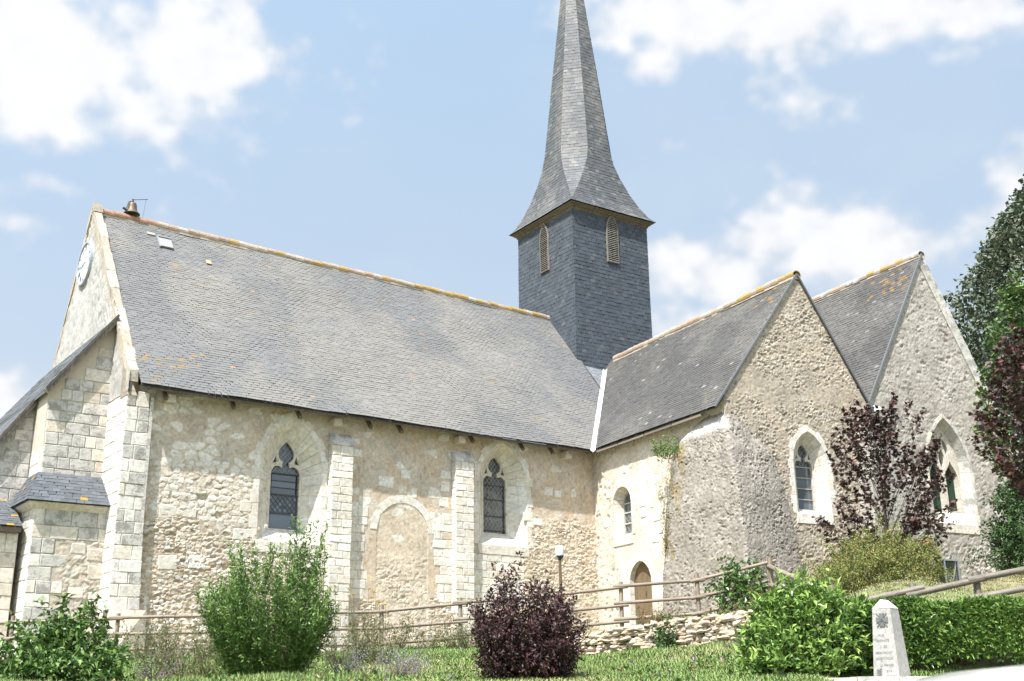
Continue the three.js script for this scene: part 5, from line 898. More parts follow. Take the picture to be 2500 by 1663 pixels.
// ---- dry stone retaining wall
{
  seed(93);
  const L = [V3(5.9, 2.72, 9.95), V3(6.45, 2.87, 10.55), V3(7.82, 3.13, 11.94), V3(8.96, 3.28, 13.37), V3(9.5, 3.33, 14.0)], B = [2.35, 2.38, 2.45, 2.58, 2.7];
  const t = thing('dry_stone_wall', 'low dry stone retaining wall of rough yellowish stones', 'wall', V3(7.7, 2.4, 12)), stones = [];
  for (let k = 0; k < 7; k++) { const g = new THREE.BoxGeometry(2, 2, 2, 2, 2, 2), p = g.attributes.position; for (let i = 0; i < p.count; i++) { const v = V3(p.getX(i), p.getY(i), p.getZ(i)), l = v.length(); v.multiplyScalar(lerp(1, 1.25 / l, .5)); v.multiplyScalar(1 + .9 * (noise3(v.x * 2.3 + k * 9, v.y * 1.7, v.z * 1.7 + 5) - .5)); p.setXYZ(i, v.x, v.y, v.z); } const fg = g.toNonIndexed(); fg.computeVertexNormals(); stones.push(fg); }
  const mats = [[.58, .48, .35], [.62, .54, .42], [.54, .44, .31], [.60, .52, .42], [.50, .43, .34]].map((c) => blockMat(...c)), bs = baseOf(t);
  const core = new GB();
  for (let s = 0; s < L.length - 1; s++) {
    const a = L[s], b = L[s + 1], d = V3(b.x - a.x, 0, b.z - a.z), len = d.length(); d.normalize(); const n = V3(-d.z, 0, d.x);
    core.hex([V3(a.x, B[s] - .3, a.z), V3(b.x, B[s + 1] - .3, b.z), V3(b.x, B[s + 1] - .3, b.z).addScaledVector(n, -.45), V3(a.x, B[s] - .3, a.z).addScaledVector(n, -.45)], [a.clone().setY(a.y - .06), b.clone().setY(b.y - .06), b.clone().setY(b.y - .06).addScaledVector(n, -.45), a.clone().setY(a.y - .06).addScaledVector(n, -.45)]);
    for (let row = 0; row < 8; row++) for (let u = rr(-.1, .05); u < len;) {
      const w = rr(.1, .24), tt = clamp((u + w / 2) / len, 0, 1), yt = lerp(a.y, b.y, tt), yb = lerp(B[s], B[s + 1], tt), h = (yt - yb) / 8, m = new THREE.Mesh(pick(stones), pick(mats)); m.name = 'stone';
      const p = V3(lerp(a.x, b.x, tt), yb + h * (row + .5) + rr(-.02, .02), lerp(a.z, b.z, tt)).addScaledVector(n, rr(-.02, .06)).sub(bs); m.position.copy(p); m.scale.set(w * .55, h * rr(.45, .75), rr(.09, .17)); m.rotation.y = Math.atan2(-d.z, d.x) + rr(-.2, .2); m.rotateZ(rr(-.2, .2)); t.add(m); u += w * .95;
    }
  }
  part(t, 'core', core.build(), std({ color: C(.36, .29, .2), bumpMap: grain, bumpScale: .03 }));
}
// ---- war memorial
{
  seed(95);
  const N = V3(-.98, 0, .2).normalize(), U = V3(N.z, 0, -N.x), c = V3(5.41, 0, 18.96), hw = (y) => lerp(.215, .142, (y - 1.6) / (2.83 - 1.6)), P = (a, b, y) => V3(c.x + N.x * a + U.x * b, y, c.z + N.z * a + U.z * b);
  const base = V3(c.x, .8, c.z), t = thing('war_memorial', 'white stone war memorial obelisk with inscription and bronze cross', 'memorial', base);
  const g = new GB(), R = (h, y) => [P(h, -h, y), P(h, h, y), P(-h, h, y), P(-h, -h, y)];
  g.hex(R(hw(1.0), 1.0), R(hw(2.83), 2.83)); const ap = P(0, 0, 2.97), tp4 = R(hw(2.83) + .004, 2.832);
  part(t, 'shaft', g.build(), std({ color: C(.40, .395, .38), map: mottleTex, bumpMap: grainFine, bumpScale: .004 }));
  const cg = new GB(); // gabled top: ridge along the face normal
  const r0 = P(hw(2.83), 0, 2.965), r1 = P(-hw(2.83), 0, 2.965); cg.quad(tp4[0], r0, r1, tp4[3]).quad(r0, tp4[1], tp4[2], r1).tri(tp4[0], tp4[1], r0, WHITE).tri(tp4[2], tp4[3], r1, WHITE); part(t, 'cap', cg.build(), std({ color: C(.60, .59, .56), map: mottleTex }));
  part(t, 'plinth', new GB().hex(R(.42, .4), R(.42, .82)).hex(R(.34, .82), R(.3, 1.02)).build(), std({ color: C(.52, .51, .48), map: mottleTex }));
  const face = (x, y, z) => P(hw(y) + .0015 + z, x, y), ink = std({ color: C(.18, .175, .17), roughness: .8 });
  [['AUX', 2.44, -.03], ['ENFANTS', 2.36, -.01], ['DE', 2.275, .02], ['BEAUMONT', 2.185, -.005], ['MORTS POUR', 2.10, -.01], ['LA FRANCE', 2.005, .02], ['1914', 1.92, .04], ['1918', 1.845, .08]].forEach(([s, y, dx]) => part(t, 'inscription', textOn(s, .034, .003, sansR, (x, yy, z) => face(x * (s.length > 8 ? .92 : 1.02) + dx, y + yy, z)), ink));
  const br = std({ color: C(.15, .155, .15), metalness: .3, roughness: .5 }), cy = 2.66;
  const cross = new GB(); for (let k = 0; k < 4; k++) { const a = k * Math.PI / 2, q = (r, s, d) => face(Math.cos(a) * r - Math.sin(a) * s, cy + (Math.sin(a) * r + Math.cos(a) * s) * 1.1, d); cross.hex([q(.015, -.014, 0), q(.092, -.044, 0), q(.092, .044, 0), q(.015, .014, 0)], [q(.015, -.014, .016), q(.088, -.041, .014), q(.088, .041, .014), q(.015, .014, .016)]); } part(t, 'bronze_cross', cross.build(), br);
  const sw = new GB(); for (const s of [-1, 1]) { const q = (l, w, d) => face(s * l * .62 - w * .78 * s, cy + l * .78 + w * .62, d); sw.hex([q(-.13, -.007, .004), q(.13, -.005, .004), q(.13, .005, .004), q(-.13, .007, .004)], [q(-.13, -.007, .012), q(.13, -.005, .012), q(.13, .005, .012), q(-.13, .007, .012)]); } part(t, 'swords', sw.build(), br);
  part(t, 'medallion', textOn('O', .04, .012, font, (x, y, z) => face(x, cy + y, .016 + z)), br);
  const pl = new GB(); for (let k = 0; k < 16; k++) { const s = k % 2 ? 1 : -1, l = .03 + k * .012, x0 = -.10, y0 = 1.72 + l, q = (x, y, d) => face(x0 + x, y0 + y, d); pl.tri(q(0, 0, .006), q(s * .055, .045, .012), q(0, .022, .006), WHITE); } part(t, 'bronze_palm', pl.build(), br);
}
// ---- parked white car at the roadside, only its roof in view
{
  seed(97);
  const R = V3(.80, 0, .60), F = V3(-.60, 0, .80), o = V3(-4.95, 0, 26.2).addScaledVector(F, -.15), t = thing('parked_car', 'white parked car whose pale roof shows below the memorial', 'car', o.clone().addScaledVector(R, 1.9).setY(0));
  const P = (s, w, y) => o.clone().addScaledVector(R, s).addScaledVector(F, w).setY(y);
  const prof = [[-.75, .45], [-.8, .8], [-.7, 1.0], [-.35, 1.35], [-.05, 1.58], [.2, 1.665], [.55, 1.735], [1.0, 1.775], [1.7, 1.79], [2.3, 1.76], [2.7, 1.66], [3.2, 1.25], [3.5, 1.08], [4.2, .95], [4.35, .6], [4.3, .4]];
  const paint = new THREE.MeshPhysicalMaterial({ color: C(.80, .80, .80), roughness: .35, clearcoat: 1, clearcoatRoughness: .06 }), pos = [], idx = [], M = 17;
  prof.forEach(([s, y], i) => { for (let k = 0; k < M; k++) { const w = (k / (M - 1)) * 2 - 1, rd = Math.pow(Math.abs(w), 5), yy = y > 1 ? y - rd * .10 - Math.abs(w) ** 2 * .025 : y, p = P(s, w * (y > 1.3 ? .74 : .86) , yy); pos.push(p.x, p.y, p.z); } });
  for (let i = 0; i < prof.length - 1; i++) for (let k = 0; k < M - 1; k++) { const a = i * M + k; idx.push(a, a + 1, a + M + 1, a, a + M + 1, a + M); }
  const g = new THREE.BufferGeometry(); g.setAttribute('position', new THREE.Float32BufferAttribute(pos, 3)); g.setIndex(idx); g.computeVertexNormals(); part(t, 'roof_and_hood', g, paint);
  for (const s of [-1, 1]) {
    const low = prof.map(([a, y]) => P(a, s * .86, Math.min(y, 1.0))), side = new GB(); for (let i = 0; i < prof.length - 1; i++) side.quad(P(prof[i][0], s * .86, .32), P(prof[i + 1][0], s * .86, .32), low[i + 1], low[i]); part(t, 'side_panel', side.build(), paint);
    const wg = new GB(); for (let i = 3; i < 11; i++) wg.quad(P(prof[i][0], s * .86, 1.0), P(prof[i + 1][0], s * .86, 1.0), P(prof[i + 1][0], s * .745, Math.max(1.0, prof[i + 1][1] - .14)), P(prof[i][0], s * .745, Math.max(1.0, prof[i][1] - .14))); part(t, 'side_window', wg.build(), glassMats[2]);
    for (const a of [.25, 3.2]) { const w = part(t, 'wheel', tubeGeo(P(a, s * .68, .31), P(a, s * .88, .31), .31, .31, 22), std({ color: C(.02, .02, .02) })); part(w, 'rim', tubeGeo(P(a, s * .86, .31), P(a, s * .89, .31), .2, .2, 18), std({ color: C(.5, .5, .52), metalness: .8, roughness: .3 })); }
    part(t, 'tail_light', new GB().box(P(-.74, s * .66, .95), R, YUP, F, .06, .3, .2).build(), std({ color: C(.4, .02, .02), roughness: .3 }));
  }
}
// ------------------------------------------------------------------ planting
const leafMat = (rough = .62, tr = .28) => new THREE.MeshPhysicalMaterial({ vertexColors: true, roughness: rough, transmission: tr, thickness: 0, side: THREE.DoubleSide, ior: 1.4 });
const LEAF = leafMat(.7, .2), GLOSS = leafMat(.38, .10), DARKLEAF = leafMat(.45, .05), barkMat = std({ color: C(.085, .066, .05), map: woodTex, bumpMap: grainTex, bumpScale: .02 }), stemMat = std({ color: C(.17, .13, .07) });
const rdir = () => { const z = rr(-1, 1), a = rr(0, 6.28319), r = Math.sqrt(1 - z * z); return V3(r * Math.cos(a), z, r * Math.sin(a)); };
function leaf(g, p, dir, len, wid, col, fold = .25) { // pointed oval, folded on its midrib
  const up = Math.abs(dir.y) > .95 ? V3(1, 0, 0) : YUP, s = dir.clone().cross(up).normalize(), n = s.clone().cross(dir), a = rr(-1.1, 1.1), ca = Math.cos(a), sa = Math.sin(a), S = s.clone().multiplyScalar(ca).addScaledVector(n, sa), Nn = n.clone().multiplyScalar(ca).addScaledVector(s, -sa);
  const tip = p.clone().addScaledVector(dir, len).addScaledVector(Nn, -len * .14), m = p.clone().addScaledVector(dir, len * .45), r = m.clone().addScaledVector(S, wid / 2).addScaledVector(Nn, wid * fold), l = m.clone().addScaledVector(S, -wid / 2).addScaledVector(Nn, wid * fold);
  g.tri(p, r, tip, col); g.tri(p, tip, l, col);
}
const STAR = [[0, 0], [.42, .12], [.26, .3], [.62, .55], [.3, .55], [0, 1], [-.3, .55], [-.62, .55], [-.26, .3], [-.42, .12]];
function starLeaf(g, p, dir, len, col) {
  const s = dir.clone().cross(Math.abs(dir.y) > .95 ? V3(1, 0, 0) : YUP).normalize(), n = s.clone().cross(dir), a = rr(-.9, .9), S = s.clone().multiplyScalar(Math.cos(a)).addScaledVector(n, Math.sin(a)), c = p.clone().addScaledVector(dir, len * .4), Nn = S.clone().cross(dir);
  const q = STAR.map(([x, y]) => p.clone().addScaledVector(S, x * len).addScaledVector(dir, y * len).addScaledVector(Nn, Math.abs(x) * len * .18));
  for (let i = 0; i < q.length; i++) g.tri(c, q[i], q[(i + 1) % q.length], col);
}
const stems = (list) => mergeGeometries(list.map((g) => { const q = g.index ? g.toNonIndexed() : g; q.deleteAttribute('uv'); return q; }));
// rounded bush: twigs fan out from the foot, leaves cluster along the outer part of each twig
function bush(name, label, cat, foot, top, rx, rz, o) {
  const H = top - foot.y, t = thing(name, label, cat, foot, o.group), g = new GB(), tw = [];
  for (let k = 0; k < o.twigs; k++) {
    const d = rdir(); d.y = o.low !== undefined ? lerp(o.low, 1, rnd()) : Math.abs(d.y); const lump = .64 + .66 * noise3(d.x * 3.1 + o.s, d.y * 3.1, d.z * 3.1), rad = Math.pow(rnd(), o.shell ?? .3) * lump;
    const hor = Math.sqrt(Math.max(0, 1 - d.y * d.y)), az = Math.atan2(d.z, d.x), prof = o.prof ? o.prof(d.y) : hor;
    const e = V3(foot.x + Math.cos(az) * prof * rx * rad, foot.y + H * (o.y0 + (1 - o.y0) * d.y * (o.flat ? lerp(rad, 1, .5) : rad)), foot.z + Math.sin(az) * prof * rz * rad);
    const root = V3(lerp(foot.x, e.x, o.root ?? .15), foot.y + H * .02, lerp(foot.z, e.z, o.root ?? .15)), dir = e.clone().sub(root).normalize(); dir.lerp(V3(0, 1, 0), o.upturn ?? .1).normalize();
    if (k < o.stemN) tw.push(tubeGeo(root, e, o.stemR ?? .012, .003, 4));
    const tip = e.clone().addScaledVector(dir, rr(0, o.twigL)), st = tip.clone().addScaledVector(dir, -o.twigL);
    for (let i = 0; i < o.leaves; i++) {
      const u = rnd(), p = st.clone().lerp(tip, u).add(rdir().multiplyScalar(o.spread)), ld = rdir().lerp(dir, o.along).normalize(); ld.y -= o.droop ?? 0; ld.normalize();
      const c = vary(o.cols[Math.floor(rnd() * o.cols.length)], .22, .08), cc = u > .8 && o.tipCol && rnd() < .6 ? vary(o.tipCol, .2) : c;
      if (o.star) starLeaf(g, p, ld, o.len * rr(.6, 1.15), cc); else leaf(g, p, ld, o.len * rr(.65, 1.2), o.wid * rr(.7, 1.2), cc);
    }
  }
  if (tw.length) part(t, 'stems', stems(tw), stemMat, 'stuff');
  part(t, 'foliage', g.build(), o.mat ?? LEAF, 'stuff'); return t;
}
const at = (x, z, dy = 0) => V3(x, G(x, z) + dy, z);
seed(101);
const gMid = C(.075, .15, .036), gLight = C(.13, .225, .05), gDark = C(.04, .085, .026), gYel = C(.19, .23, .055);
bush('broadleaf_shrub', 'broad-leaved green shrub before the west end of the church', 'shrub', at(-4.4, 11.0), 3.05, 1.12, 1.0, { s: 1, twigs: 480, leaves: 11, len: .125, wid: .06, y0: .02, spread: .05, twigL: .28, along: .35, droop: .35, cols: [gMid, gLight, gMid, C(.075, .14, .032)], tipCol: C(.14, .22, .05), stemN: 40, mat: GLOSS, shell: .3, prof: (y) => y > .62 ? lerp(.75, .2, (y - .62) / .38) : 1.05 - y * .3 });
bush('willow_leaved_shrub', 'tall green shrub of upright narrow-leaved shoots before the nave', 'shrub', at(-1.7, 12.6), 3.78, 1.02, .95, { s: 2, twigs: 1050, leaves: 30, len: .085, wid: .026, y0: .03, spread: .03, twigL: .5, along: .5, cols: [C(.10, .175, .04), gLight, C(.11, .20, .045), gMid], tipCol: C(.22, .31, .10), stemN: 90, stemR: .01, upturn: .34, root: .3, mat: GLOSS, shell: .22, prof: (y) => .3 + .85 * Math.sin(Math.min(1, (y + .1) * 1.02) * Math.PI * .6) * (y > .7 ? lerp(1, .48, (y - .7) / .3) : 1) });
const pu = C(.042, .021, .020), pu2 = C(.066, .036, .033), pu3 = C(.026, .014, .013);
bush('purple_leaved_shrub', 'dark purple-leaved shrub standing on the grass bank', 'shrub', at(1.6, 15.0), 3.45, .87, .85, { s: 3, twigs: 900, leaves: 18, len: .075, wid: .04, y0: .04, spread: .05, twigL: .3, along: .3, cols: [pu, pu2, pu3, C(.05, .022, .022)], tipCol: C(.10, .045, .05), stemN: 60, upturn: .3, mat: DARKLEAF, shell: .38, prof: (y) => Math.sqrt(Math.max(0, 1 - Math.pow(Math.abs(y - .42) / .62, 2.6))) });
bush('young_green_shrub', 'young green shrub behind the dry stone wall by the fence', 'shrub', at(9.75, 12.15), 4.5, .75, .7, { s: 4, twigs: 190, leaves: 10, len: .12, wid: .06, y0: .1, spread: .05, twigL: .25, along: .3, droop: .25, cols: [gMid, gDark, gLight], stemN: 40, mat: GLOSS });
bush('berberis_shrub', 'rounded yellow-green shrub tinged orange below the purple maple', 'shrub', at(15.1, 12.0), 5.6, 1.7, 1.5, { s: 5, twigs: 620, leaves: 44, len: .06, wid: .036, y0: .05, spread: .10, twigL: .22, along: .2, cols: [C(.17, .215, .05), C(.22, .25, .07), C(.10, .14, .04), C(.26, .18, .06), C(.27, .30, .09)], stemN: 20, shell: .3 });
bush('laurel_bush', 'bright green clipped laurel bush beside the war memorial', 'bush', at(5.1, 17.65), 3.24, .97, .92, { s: 6, twigs: 620, leaves: 14, len: .14, wid: .055, y0: .05, spread: .05, twigL: .22, along: .45, cols: [gLight, C(.16, .27, .06), C(.20, .31, .07), gMid], tipCol: C(.32, .46, .12), stemN: 40, upturn: .35, mat: GLOSS, shell: .22, prof: (y) => Math.pow(Math.max(0, 1 - Math.pow(y, 3.2)), .5), flat: true });
// laurel hedge in two runs either side of the memorial
function hedge(label, a, b, topY, thick, n, cols) {
  const t = thing('laurel_hedge', label, 'hedge', at(a.x, a.z), 'laurel hedges behind the memorial'), g = new GB(), tw = [], L = a.distanceTo(b), d = b.clone().sub(a).normalize(), s = V3(-d.z, 0, d.x);
  for (let k = 0; k < n; k++) {
    const u = rnd() * L, p0 = a.clone().addScaledVector(d, u), gy = G(p0.x, p0.z), H = topY + .1 * (noise2(u * 2.2, 4) - .5) - gy, side = rnd() < .55, w = side ? 1 - .12 * rnd() : rr(-1, 1), v = side ? Math.pow(rnd(), .8) : 1 - .1 * rnd(), bulge = 1 + .2 * (fbm2(u * 1.6, v * 2.5, 2, 9) - .5);
    const p = p0.clone().addScaledVector(s, w * thick * .5 * bulge * (v > .85 ? 1 - (v - .85) * 1.6 : 1)); p.y = gy + H * (.12 + .88 * v); const out = (side ? s.clone().multiplyScalar(.8).add(V3(0, .5, 0)) : V3(0, 1, 0)).add(rdir().multiplyScalar(.7)).normalize();
    for (let i = 0; i < 6; i++) leaf(g, p.clone().add(rdir().multiplyScalar(.05)), rdir().lerp(out, .5).normalize(), rr(.09, .15), rr(.04, .06), vary(pick(cols), .3, .08));
    if (k % 60 === 0) tw.push(tubeGeo(V3(p0.x, gy - .05, p0.z), p, .014, .004, 4));
  }
  part(t, 'stems', stems(tw), stemMat, 'stuff'); part(t, 'foliage', g.build(), GLOSS, 'stuff'); return t;
}
seed(103);
hedge('glossy laurel hedge between the bright bush and the memorial', V3(5.6, 0, 17.8), V3(6.9, 0, 18.45), 2.95, .8, 1600, [gMid, gLight, C(.17, .27, .06), gMid]);
hedge('clipped laurel hedge running on to the right of the memorial', V3(6.7, 0, 18.45), V3(11.5, 0, 22.3), 2.93, .85, 4800, [gLight, C(.17, .27, .06), C(.14, .24, .055), gMid]);
{ // low kerb wall under the hedge
  seed(105); const a = V3(4.3, 0, 18.5), b = V3(11.5, 0, 23.4), d = b.clone().sub(a).normalize(), s = V3(-d.z, 0, d.x), L = a.distanceTo(b), t = thing('kerb_wall', 'low weathered stone kerb wall under the laurel hedge', 'wall', a.clone().setY(1));
  part(t, 'core', new GB().box(a.clone().lerp(b, .5).setY(1.1), d, YUP, s, L, 1.3, .3).build(), coreMat);
  for (let u = 0; u < L;) { const w = rr(.4, .7), c = a.clone().addScaledVector(d, u + w / 2).setY(1.80 + rr(-.015, .015)); part(t, 'cap_stone', new GB().box(c, d, YUP, s, w - .012, .09, .36).build(), pick([greyStones[2], greyStones[4], creamStones[1]])); u += w; }
}
// trees
function tree(name, label, base, topY, rad, crown0, o) {
  const t = thing(name, label, 'tree', base, o.group), g = new GB(), br = [], H = topY - base.y;
  const trunkTop = V3(base.x + rr(-.1, .1), lerp(base.y, topY, .75), base.z); const tg = [tubeGeo(V3(base.x, base.y - .3, base.z), V3(base.x, lerp(base.y, crown0, .8), base.z), o.tr, o.tr * .8, 10), tubeGeo(V3(base.x, lerp(base.y, crown0, .8), base.z), trunkTop, o.tr * .8, o.tr * .25, 8)];
  for (let k = 0; k < o.limbs; k++) {
    const v = rnd(), y = lerp(crown0, topY, v), d = rdir(); d.y = 0; d.normalize(); const prof = o.prof(v), lump = .72 + .5 * noise3(d.x * 2 + o.s, y * .9 / o.lump, d.z * 2), R = rad * prof * lump * Math.pow(rnd(), o.shell ?? .3);
    const e = V3(base.x + d.x * R, y + rr(-.1, .1), base.z + d.z * R), st = V3(base.x, Math.max(crown0 - .2, y - R * (o.rise ?? .7)), base.z), dir = e.clone().sub(st).normalize();
    if (k < o.stemN) br.push(tubeGeo(st, e, o.tr * .22, .004, 4));
    for (let i = 0; i < o.leaves; i++) {
      const u = rnd(), p = e.clone().addScaledVector(dir, -u * o.twigL).add(rdir().multiplyScalar(o.spread * (.3 + u))), ld = rdir().lerp(dir, .25); ld.y -= o.droop ?? .2; ld.normalize();
      const c = u < .25 && o.tipCol && rnd() < (o.tipP ?? .25) ? vary(o.tipCol, .25) : vary(pick(o.cols), .24, .08);
      if (o.star) starLeaf(g, p, ld, o.len * rr(.6, 1.15), c); else leaf(g, p, ld, o.len * rr(.7, 1.2), o.wid * rr(.7, 1.2), c, .12);
    }
  }
  part(t, 'trunk', stems(tg), barkMat); if (br.length) part(t, 'limbs', stems(br), barkMat, 'stuff'); part(t, 'crown', g.build(), o.mat ?? LEAF, 'stuff'); return t;
}
seed(107);
tree('purple_maple', 'dark purple-leaved young maple before the chapel window', at(16.75, 11.2), 9.6, 2.3, 5.0, { s: 1, limbs: 200, leaves: 27, tr: .06, lump: .6, len: .125, wid: .1, star: true, spread: .1, twigL: .75, stemN: 60, rise: 1.9, cols: [pu, pu2, pu3, C(.06, .03, .018)], tipCol: C(.10, .032, .026), tipP: .18, droop: .45, mat: DARKLEAF, shell: .5, prof: (v) => v < .3 ? lerp(.55, 1, v / .3) : lerp(1, .45, (v - .3) / .7) });
tree('purple_maple', 'tall purple-leaved maple at the edge of the lawn beside the chapel', at(14.6, 17.3), 9.5, 1.7, 5.3, { s: 5, limbs: 420, leaves: 16, tr: .08, lump: .8, len: .13, wid: .1, star: true, spread: .14, twigL: .5, stemN: 80, rise: 1.4, cols: [pu, pu2, pu3, C(.07, .035, .02)], tipCol: C(.11, .03, .035), mat: DARKLEAF, droop: .4, prof: (v) => Math.sin(Math.PI * (.15 + v * .72)) });
tree('green_maple', 'green maple with lobed leaves against the chapel wall', at(22.6, 13.0), 13.8, 2.25, 5.4, { s: 7, limbs: 700, leaves: 14, tr: .12, lump: 1.0, len: .15, wid: .1, star: true, spread: .2, twigL: .4, stemN: 60, cols: [gMid, gLight, gDark, C(.08, .13, .05)], tipCol: gYel, prof: (v) => Math.sin(Math.PI * (.15 + v * .75)) });
tree('linden_tree', 'tall dense linden tree rising behind the chapel', at(35.6, 8), 22.9, 5.6, 8, { s: 9, limbs: 2700, leaves: 16, tr: .35, lump: 2.2, len: .23, wid: .17, spread: .42, twigL: .8, stemN: 60, cols: [C(.075, .105, .055), C(.12, .15, .09), C(.045, .07, .035), C(.17, .19, .13)], prof: (v) => Math.sin(Math.PI * (.2 + v * .74)), shell: .16 });
tree('lime_green_tree', 'pale lime-green tree showing beside the chapel gable', at(40, -6), 17.6, 3.2, 9, { s: 11, limbs: 420, leaves: 9, tr: .2, lump: 1.5, len: .2, wid: .12, spread: .3, twigL: .7, stemN: 30, cols: [gYel, gLight, C(.17, .21, .06)], prof: (v) => Math.sin(Math.PI * (.15 + v * .8)) });
bush('dark_evergreen_shrub', 'dark green shrub at the foot of the chapel corner', 'shrub', at(20.2, 13.6), 7.4, 1.6, 1.4, { s: 8, twigs: 700, leaves: 20, len: .12, wid: .06, y0: .05, spread: .1, twigL: .3, along: .25, cols: [gDark, gMid, gDark], stemN: 20 });
// plants rooted in the masonry
seed(109);
bush('wall_plant', 'green plant rooted on top of the rubble corner buttress', 'plant', fTG.P(-.1, 8.7, -2.4), 9.45, .62, .6, { s: 1, twigs: 110, leaves: 10, len: .07, wid: .045, y0: .1, spread: .06, twigL: .15, along: .2, cols: [gLight, gYel, gMid], stemN: 10 });
bush('hanging_moss', 'yellow-brown moss hanging down the edge of the rubble corner buttress', 'moss', fTG.P(-.42, 5.7, -2.2), 8.95, .3, .32, { s: 4, twigs: 170, leaves: 12, len: .05, wid: .03, y0: 0, spread: .07, twigL: .2, along: .1, droop: .6, low: 0, cols: [C(.26, .20, .07), C(.20, .17, .07), C(.17, .17, .06), C(.30, .22, .06)], stemN: 0, prof: (y) => .35 + .65 * y, shell: .9 });
bush('ivy', 'dark ivy climbing over the dry stone wall', 'plant', V3(7.52, 2.5, 12.0), 3.22, .22, .22, { s: 2, twigs: 80, leaves: 9, len: .06, wid: .05, y0: 0, spread: .06, twigL: .1, along: .1, cols: [gDark, gMid], stemN: 6, mat: GLOSS, prof: (y) => 1 });
// wild plants along the fence
seed(111);
const WILD = [[-1.9, 5.6, .75], [-.9, 5.9, .8], [.2, 5.8, .9], [1.6, 6.4, .7], [3.0, 7.6, .95], [3.5, 7.9, .8], [4.6, 8.9, .6], [5.4, 9.6, .45], [7.9, 11.15, .55], [8.1, 11.6, .5], [9.1, 12.6, .45], [9.5, 13.0, .6], [-5.2, 7.4, .7], [-6, 5, .8], [6.6, 10.2, .4], [2.4, 8.5, .5], [-2.7, 10.2, .62], [-2.3, 10.5, .55], [-1.6, 9.9, .7], [-1.7, 8.4, .8], [-.85, 7.8, .85], [-.35, 8.1, .8], [-1.5, 6.1, .75], [1.75, 8.4, .95], [2.35, 8.25, 1.0], [1.95, 9.8, .6], [8.0, 11.1, .5], [8.3, 11.4, .42], [8.75, 12.3, .4], [8.95, 12.6, .45], [4.0, 8.3, .45], [4.65, 8.4, .55], [-3.2, 6.4, .7], [.7, 8.6, .6]];
WILD.forEach(([x, z, h], i) => bush('wild_plant', 'tall pale wild plant growing along the wooden fence', 'plant', at(x, z), G(x, z) + h, .34, .34, { group: 'wild plants along the fence', s: i, twigs: 60, leaves: 12, len: .075, wid: .02, y0: .02, spread: .03, twigL: .3, along: .5, upturn: .6, cols: [C(.14, .17, .065), C(.18, .195, .085), C(.11, .15, .055), C(.22, .19, .10)], tipCol: i === 8 || i === 11 || i > 25 && i < 29 ? C(.3, .09, .04) : C(.17, .17, .08), stemN: 30, stemR: .006, prof: () => .8 }));
[[.1, 13.6], [-.55, 13.1], [.6, 13.2], [-.6, 7.2], [-.2, 14.0], [1.0, 12.4], [-2.9, 10.8], [-.3, 12.4], [.3, 12.2], [-2.2, 9.6]].forEach(([x, z], i) => bush('lavender_plant', 'pale violet flowering lavender on the grass bank', 'plant', at(x, z), G(x, z) + .5, .35, .35, { group: 'lavender plants on the bank', s: 20 + i, twigs: 42, leaves: 14, len: .03, wid: .012, y0: .02, spread: .012, twigL: .26, along: .5, upturn: .5, cols: [C(.30, .28, .38), C(.35, .33, .41), C(.20, .22, .16)], stemN: 40, stemR: .004, prof: () => .9 }));
{ // yellow flowers in front of the second buttress
  const t = thing('yellow_flowers', 'tall stalks of yellow flowers by the fence', 'flower', at(3.2, 7.0)), g = new GB(), st = []; for (let k = 0; k < 9; k++) { const b = at(3.2 + rr(-.5, .5), 7 + rr(-.3, .3)), e = V3(b.x + rr(-.1, .1), 3.75 + rr(-.15, .2), b.z); st.push(tubeGeo(b, e, .007, .004, 4)); for (let q = 0; q < 16; q++) leaf(g, e, V3(rr(-1, 1), rr(-.1, .4), rr(-1, 1)).normalize(), .055, .03, vary(C(.55, .38, .03), .2)); }
  part(t, 'stalks', stems(st), stemMat); part(t, 'petals', g.build(), LEAF, 'stuff');
}
// ---- grass
{
  seed(113);
  const g = new GB(); for (let k = 0; k < 9; k++) { const a = rr(0, 6.283), b = V3(rr(-.06, .06), 0, rr(-.06, .06)), l = rr(.6, 1), t = V3(b.x + Math.cos(a) * .07 * l, l, b.z + Math.sin(a) * .07 * l), s = V3(-Math.sin(a), 0, Math.cos(a)).multiplyScalar(.006), m = b.clone().lerp(t, .55); m.y += .06; g.quad(b.clone().sub(s), b.clone().add(s), m.clone().addScaledVector(s, .8), m.clone().addScaledVector(s, -.8)); g.tri(m.clone().addScaledVector(s, -.8), m.clone().addScaledVector(s, .8), t, WHITE); }
  const geo = g.build(), N = 60000, im = new THREE.InstancedMesh(geo, std({ roughness: .8, side: THREE.DoubleSide }), N), m4 = new THREE.Matrix4(), q = new THREE.Quaternion(); let n = 0;
  while (n < N) {
    const lawn = rnd() < .22, x = lawn ? rr(8.5, 24) : rr(-9, 9), z = lawn ? rr(9, 19) : rr(3, 19);
    if (!lawn && (z < 2.6 + x * .93 || z > 21)) continue; if (lawn && z > 19.5) continue; if (lawn && x < 9 + (13 - z) * .3) continue;
    const p = at(x, z, -.01), nn = fbm2(x * .8, z * .8, 3, 3), h = lawn ? rr(.03, .07) : rr(.05, .11) * (1 + .9 * sstep(.55, .75, nn)); q.setFromAxisAngle(YUP, rr(0, 6.28)); m4.compose(p, q, V3(rr(.7, 1.3), h, rr(.7, 1.3))); im.setMatrixAt(n, m4);
    const dry = lawn ? .75 : sstep(.42, .64, fbm2(x * .5, z * .5, 3, 8)); im.setColorAt(n, vary(mixc(C(.175, .255, .072), lawn ? C(.30, .265, .15) : C(.30, .33, .14), clamp(dry + rr(-.25, .25), 0, 1)), .25)); n++;
  }
  im.name = 'grass'; im.userData = { kind: 'stuff', label: 'green and dry grass covering the bank and lawn', category: 'grass' }; scene.add(im);
}
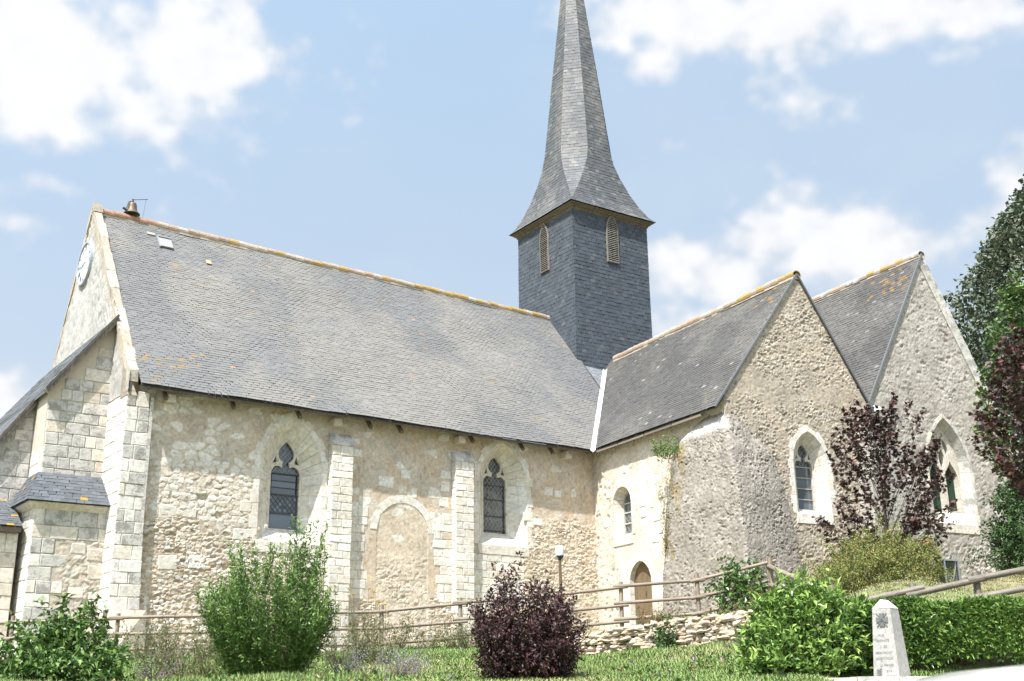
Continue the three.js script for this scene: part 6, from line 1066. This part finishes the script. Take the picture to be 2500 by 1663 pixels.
{ // broad-leaved weeds and dry tufts among the grass
  seed(117);
  const g = new GB(); for (let k = 0; k < 12; k++) { const a = rr(0, 6.283), e = rr(.2, 1.1), d = V3(Math.cos(a) * Math.cos(e), Math.sin(e), Math.sin(a) * Math.cos(e)); leaf(g, V3(rr(-.1, .1), rr(0, .5), rr(-.1, .1)), d, rr(.5, .9), rr(.14, .3), WHITE, .2); }
  const N = 5200, im = new THREE.InstancedMesh(g.build(), std({ roughness: .75, side: THREE.DoubleSide }), N), m4 = new THREE.Matrix4(), q = new THREE.Quaternion(); let n = 0;
  while (n < N) { const x = rr(-8, 8.5), z = rr(3, 19); if (z < 2.9 + x * .93) continue; const w = fbm2(x * .9, z * .9, 3, 55); if (rnd() > sstep(.36, .66, w)) continue; const sc = rr(.045, .11) * (rnd() < .05 ? 1.6 : 1); q.setFromAxisAngle(YUP, rr(0, 6.28)); m4.compose(at(x, z, -.005), q, V3(sc, sc * rr(.7, 1.4), sc)); im.setMatrixAt(n, m4); const t = rnd(); im.setColorAt(n, vary(t < .55 ? C(.12, .20, .055) : t < .8 ? C(.20, .26, .08) : t < .94 ? C(.30, .26, .14) : C(.26, .22, .26), .25)); n++; }
  im.name = 'low_weeds'; im.userData = { kind: 'stuff', label: 'low broad-leaved weeds and dry tufts among the bank grass', category: 'weeds' }; scene.add(im);
}
// pieces past the 300 that show largest are joined into one part each
function joinRest(name, joined, keep, mat) {
  const all = []; scene.updateMatrixWorld(true); church.traverse((o) => { if (o.isMesh && o.name === name) { o.geometry.computeBoundingSphere(); const c = o.geometry.boundingSphere.center.clone().add(church.position); all.push([o.geometry.boundingSphere.radius / c.distanceTo(camera.position), o]); } });
  all.sort((a, b) => b[0] - a[0]); const rest = all.slice(keep).map((e) => e[1]); if (!rest.length) return;
  const geos = rest.map((o) => { const g = o.geometry, c = g.attributes.color, k = o.material.color; for (let i = 0; i < c.count; i++) c.setXYZ(i, k.r, k.g, k.b); o.parent.remove(o); return g; });
  const m = new THREE.Mesh(mergeGeometries(geos), mat); m.name = joined; m.userData.kind = 'stuff'; church.add(m);
}
joinRest('ashlar_block', 'ashlar_blocks', 300, std({ vertexColors: true, map: mottleWide, bumpMap: grainFine, bumpScale: .006 }));
joinRest('quarry', 'quarries', 300, new THREE.MeshPhysicalMaterial({ vertexColors: true, roughness: .14, ior: 1.7, clearcoat: .6, clearcoatRoughness: .08 }));
scene.traverse((o) => { if (o.isMesh) { o.castShadow = true; o.receiveShadow = true; } });
renderer.render(scene, camera);
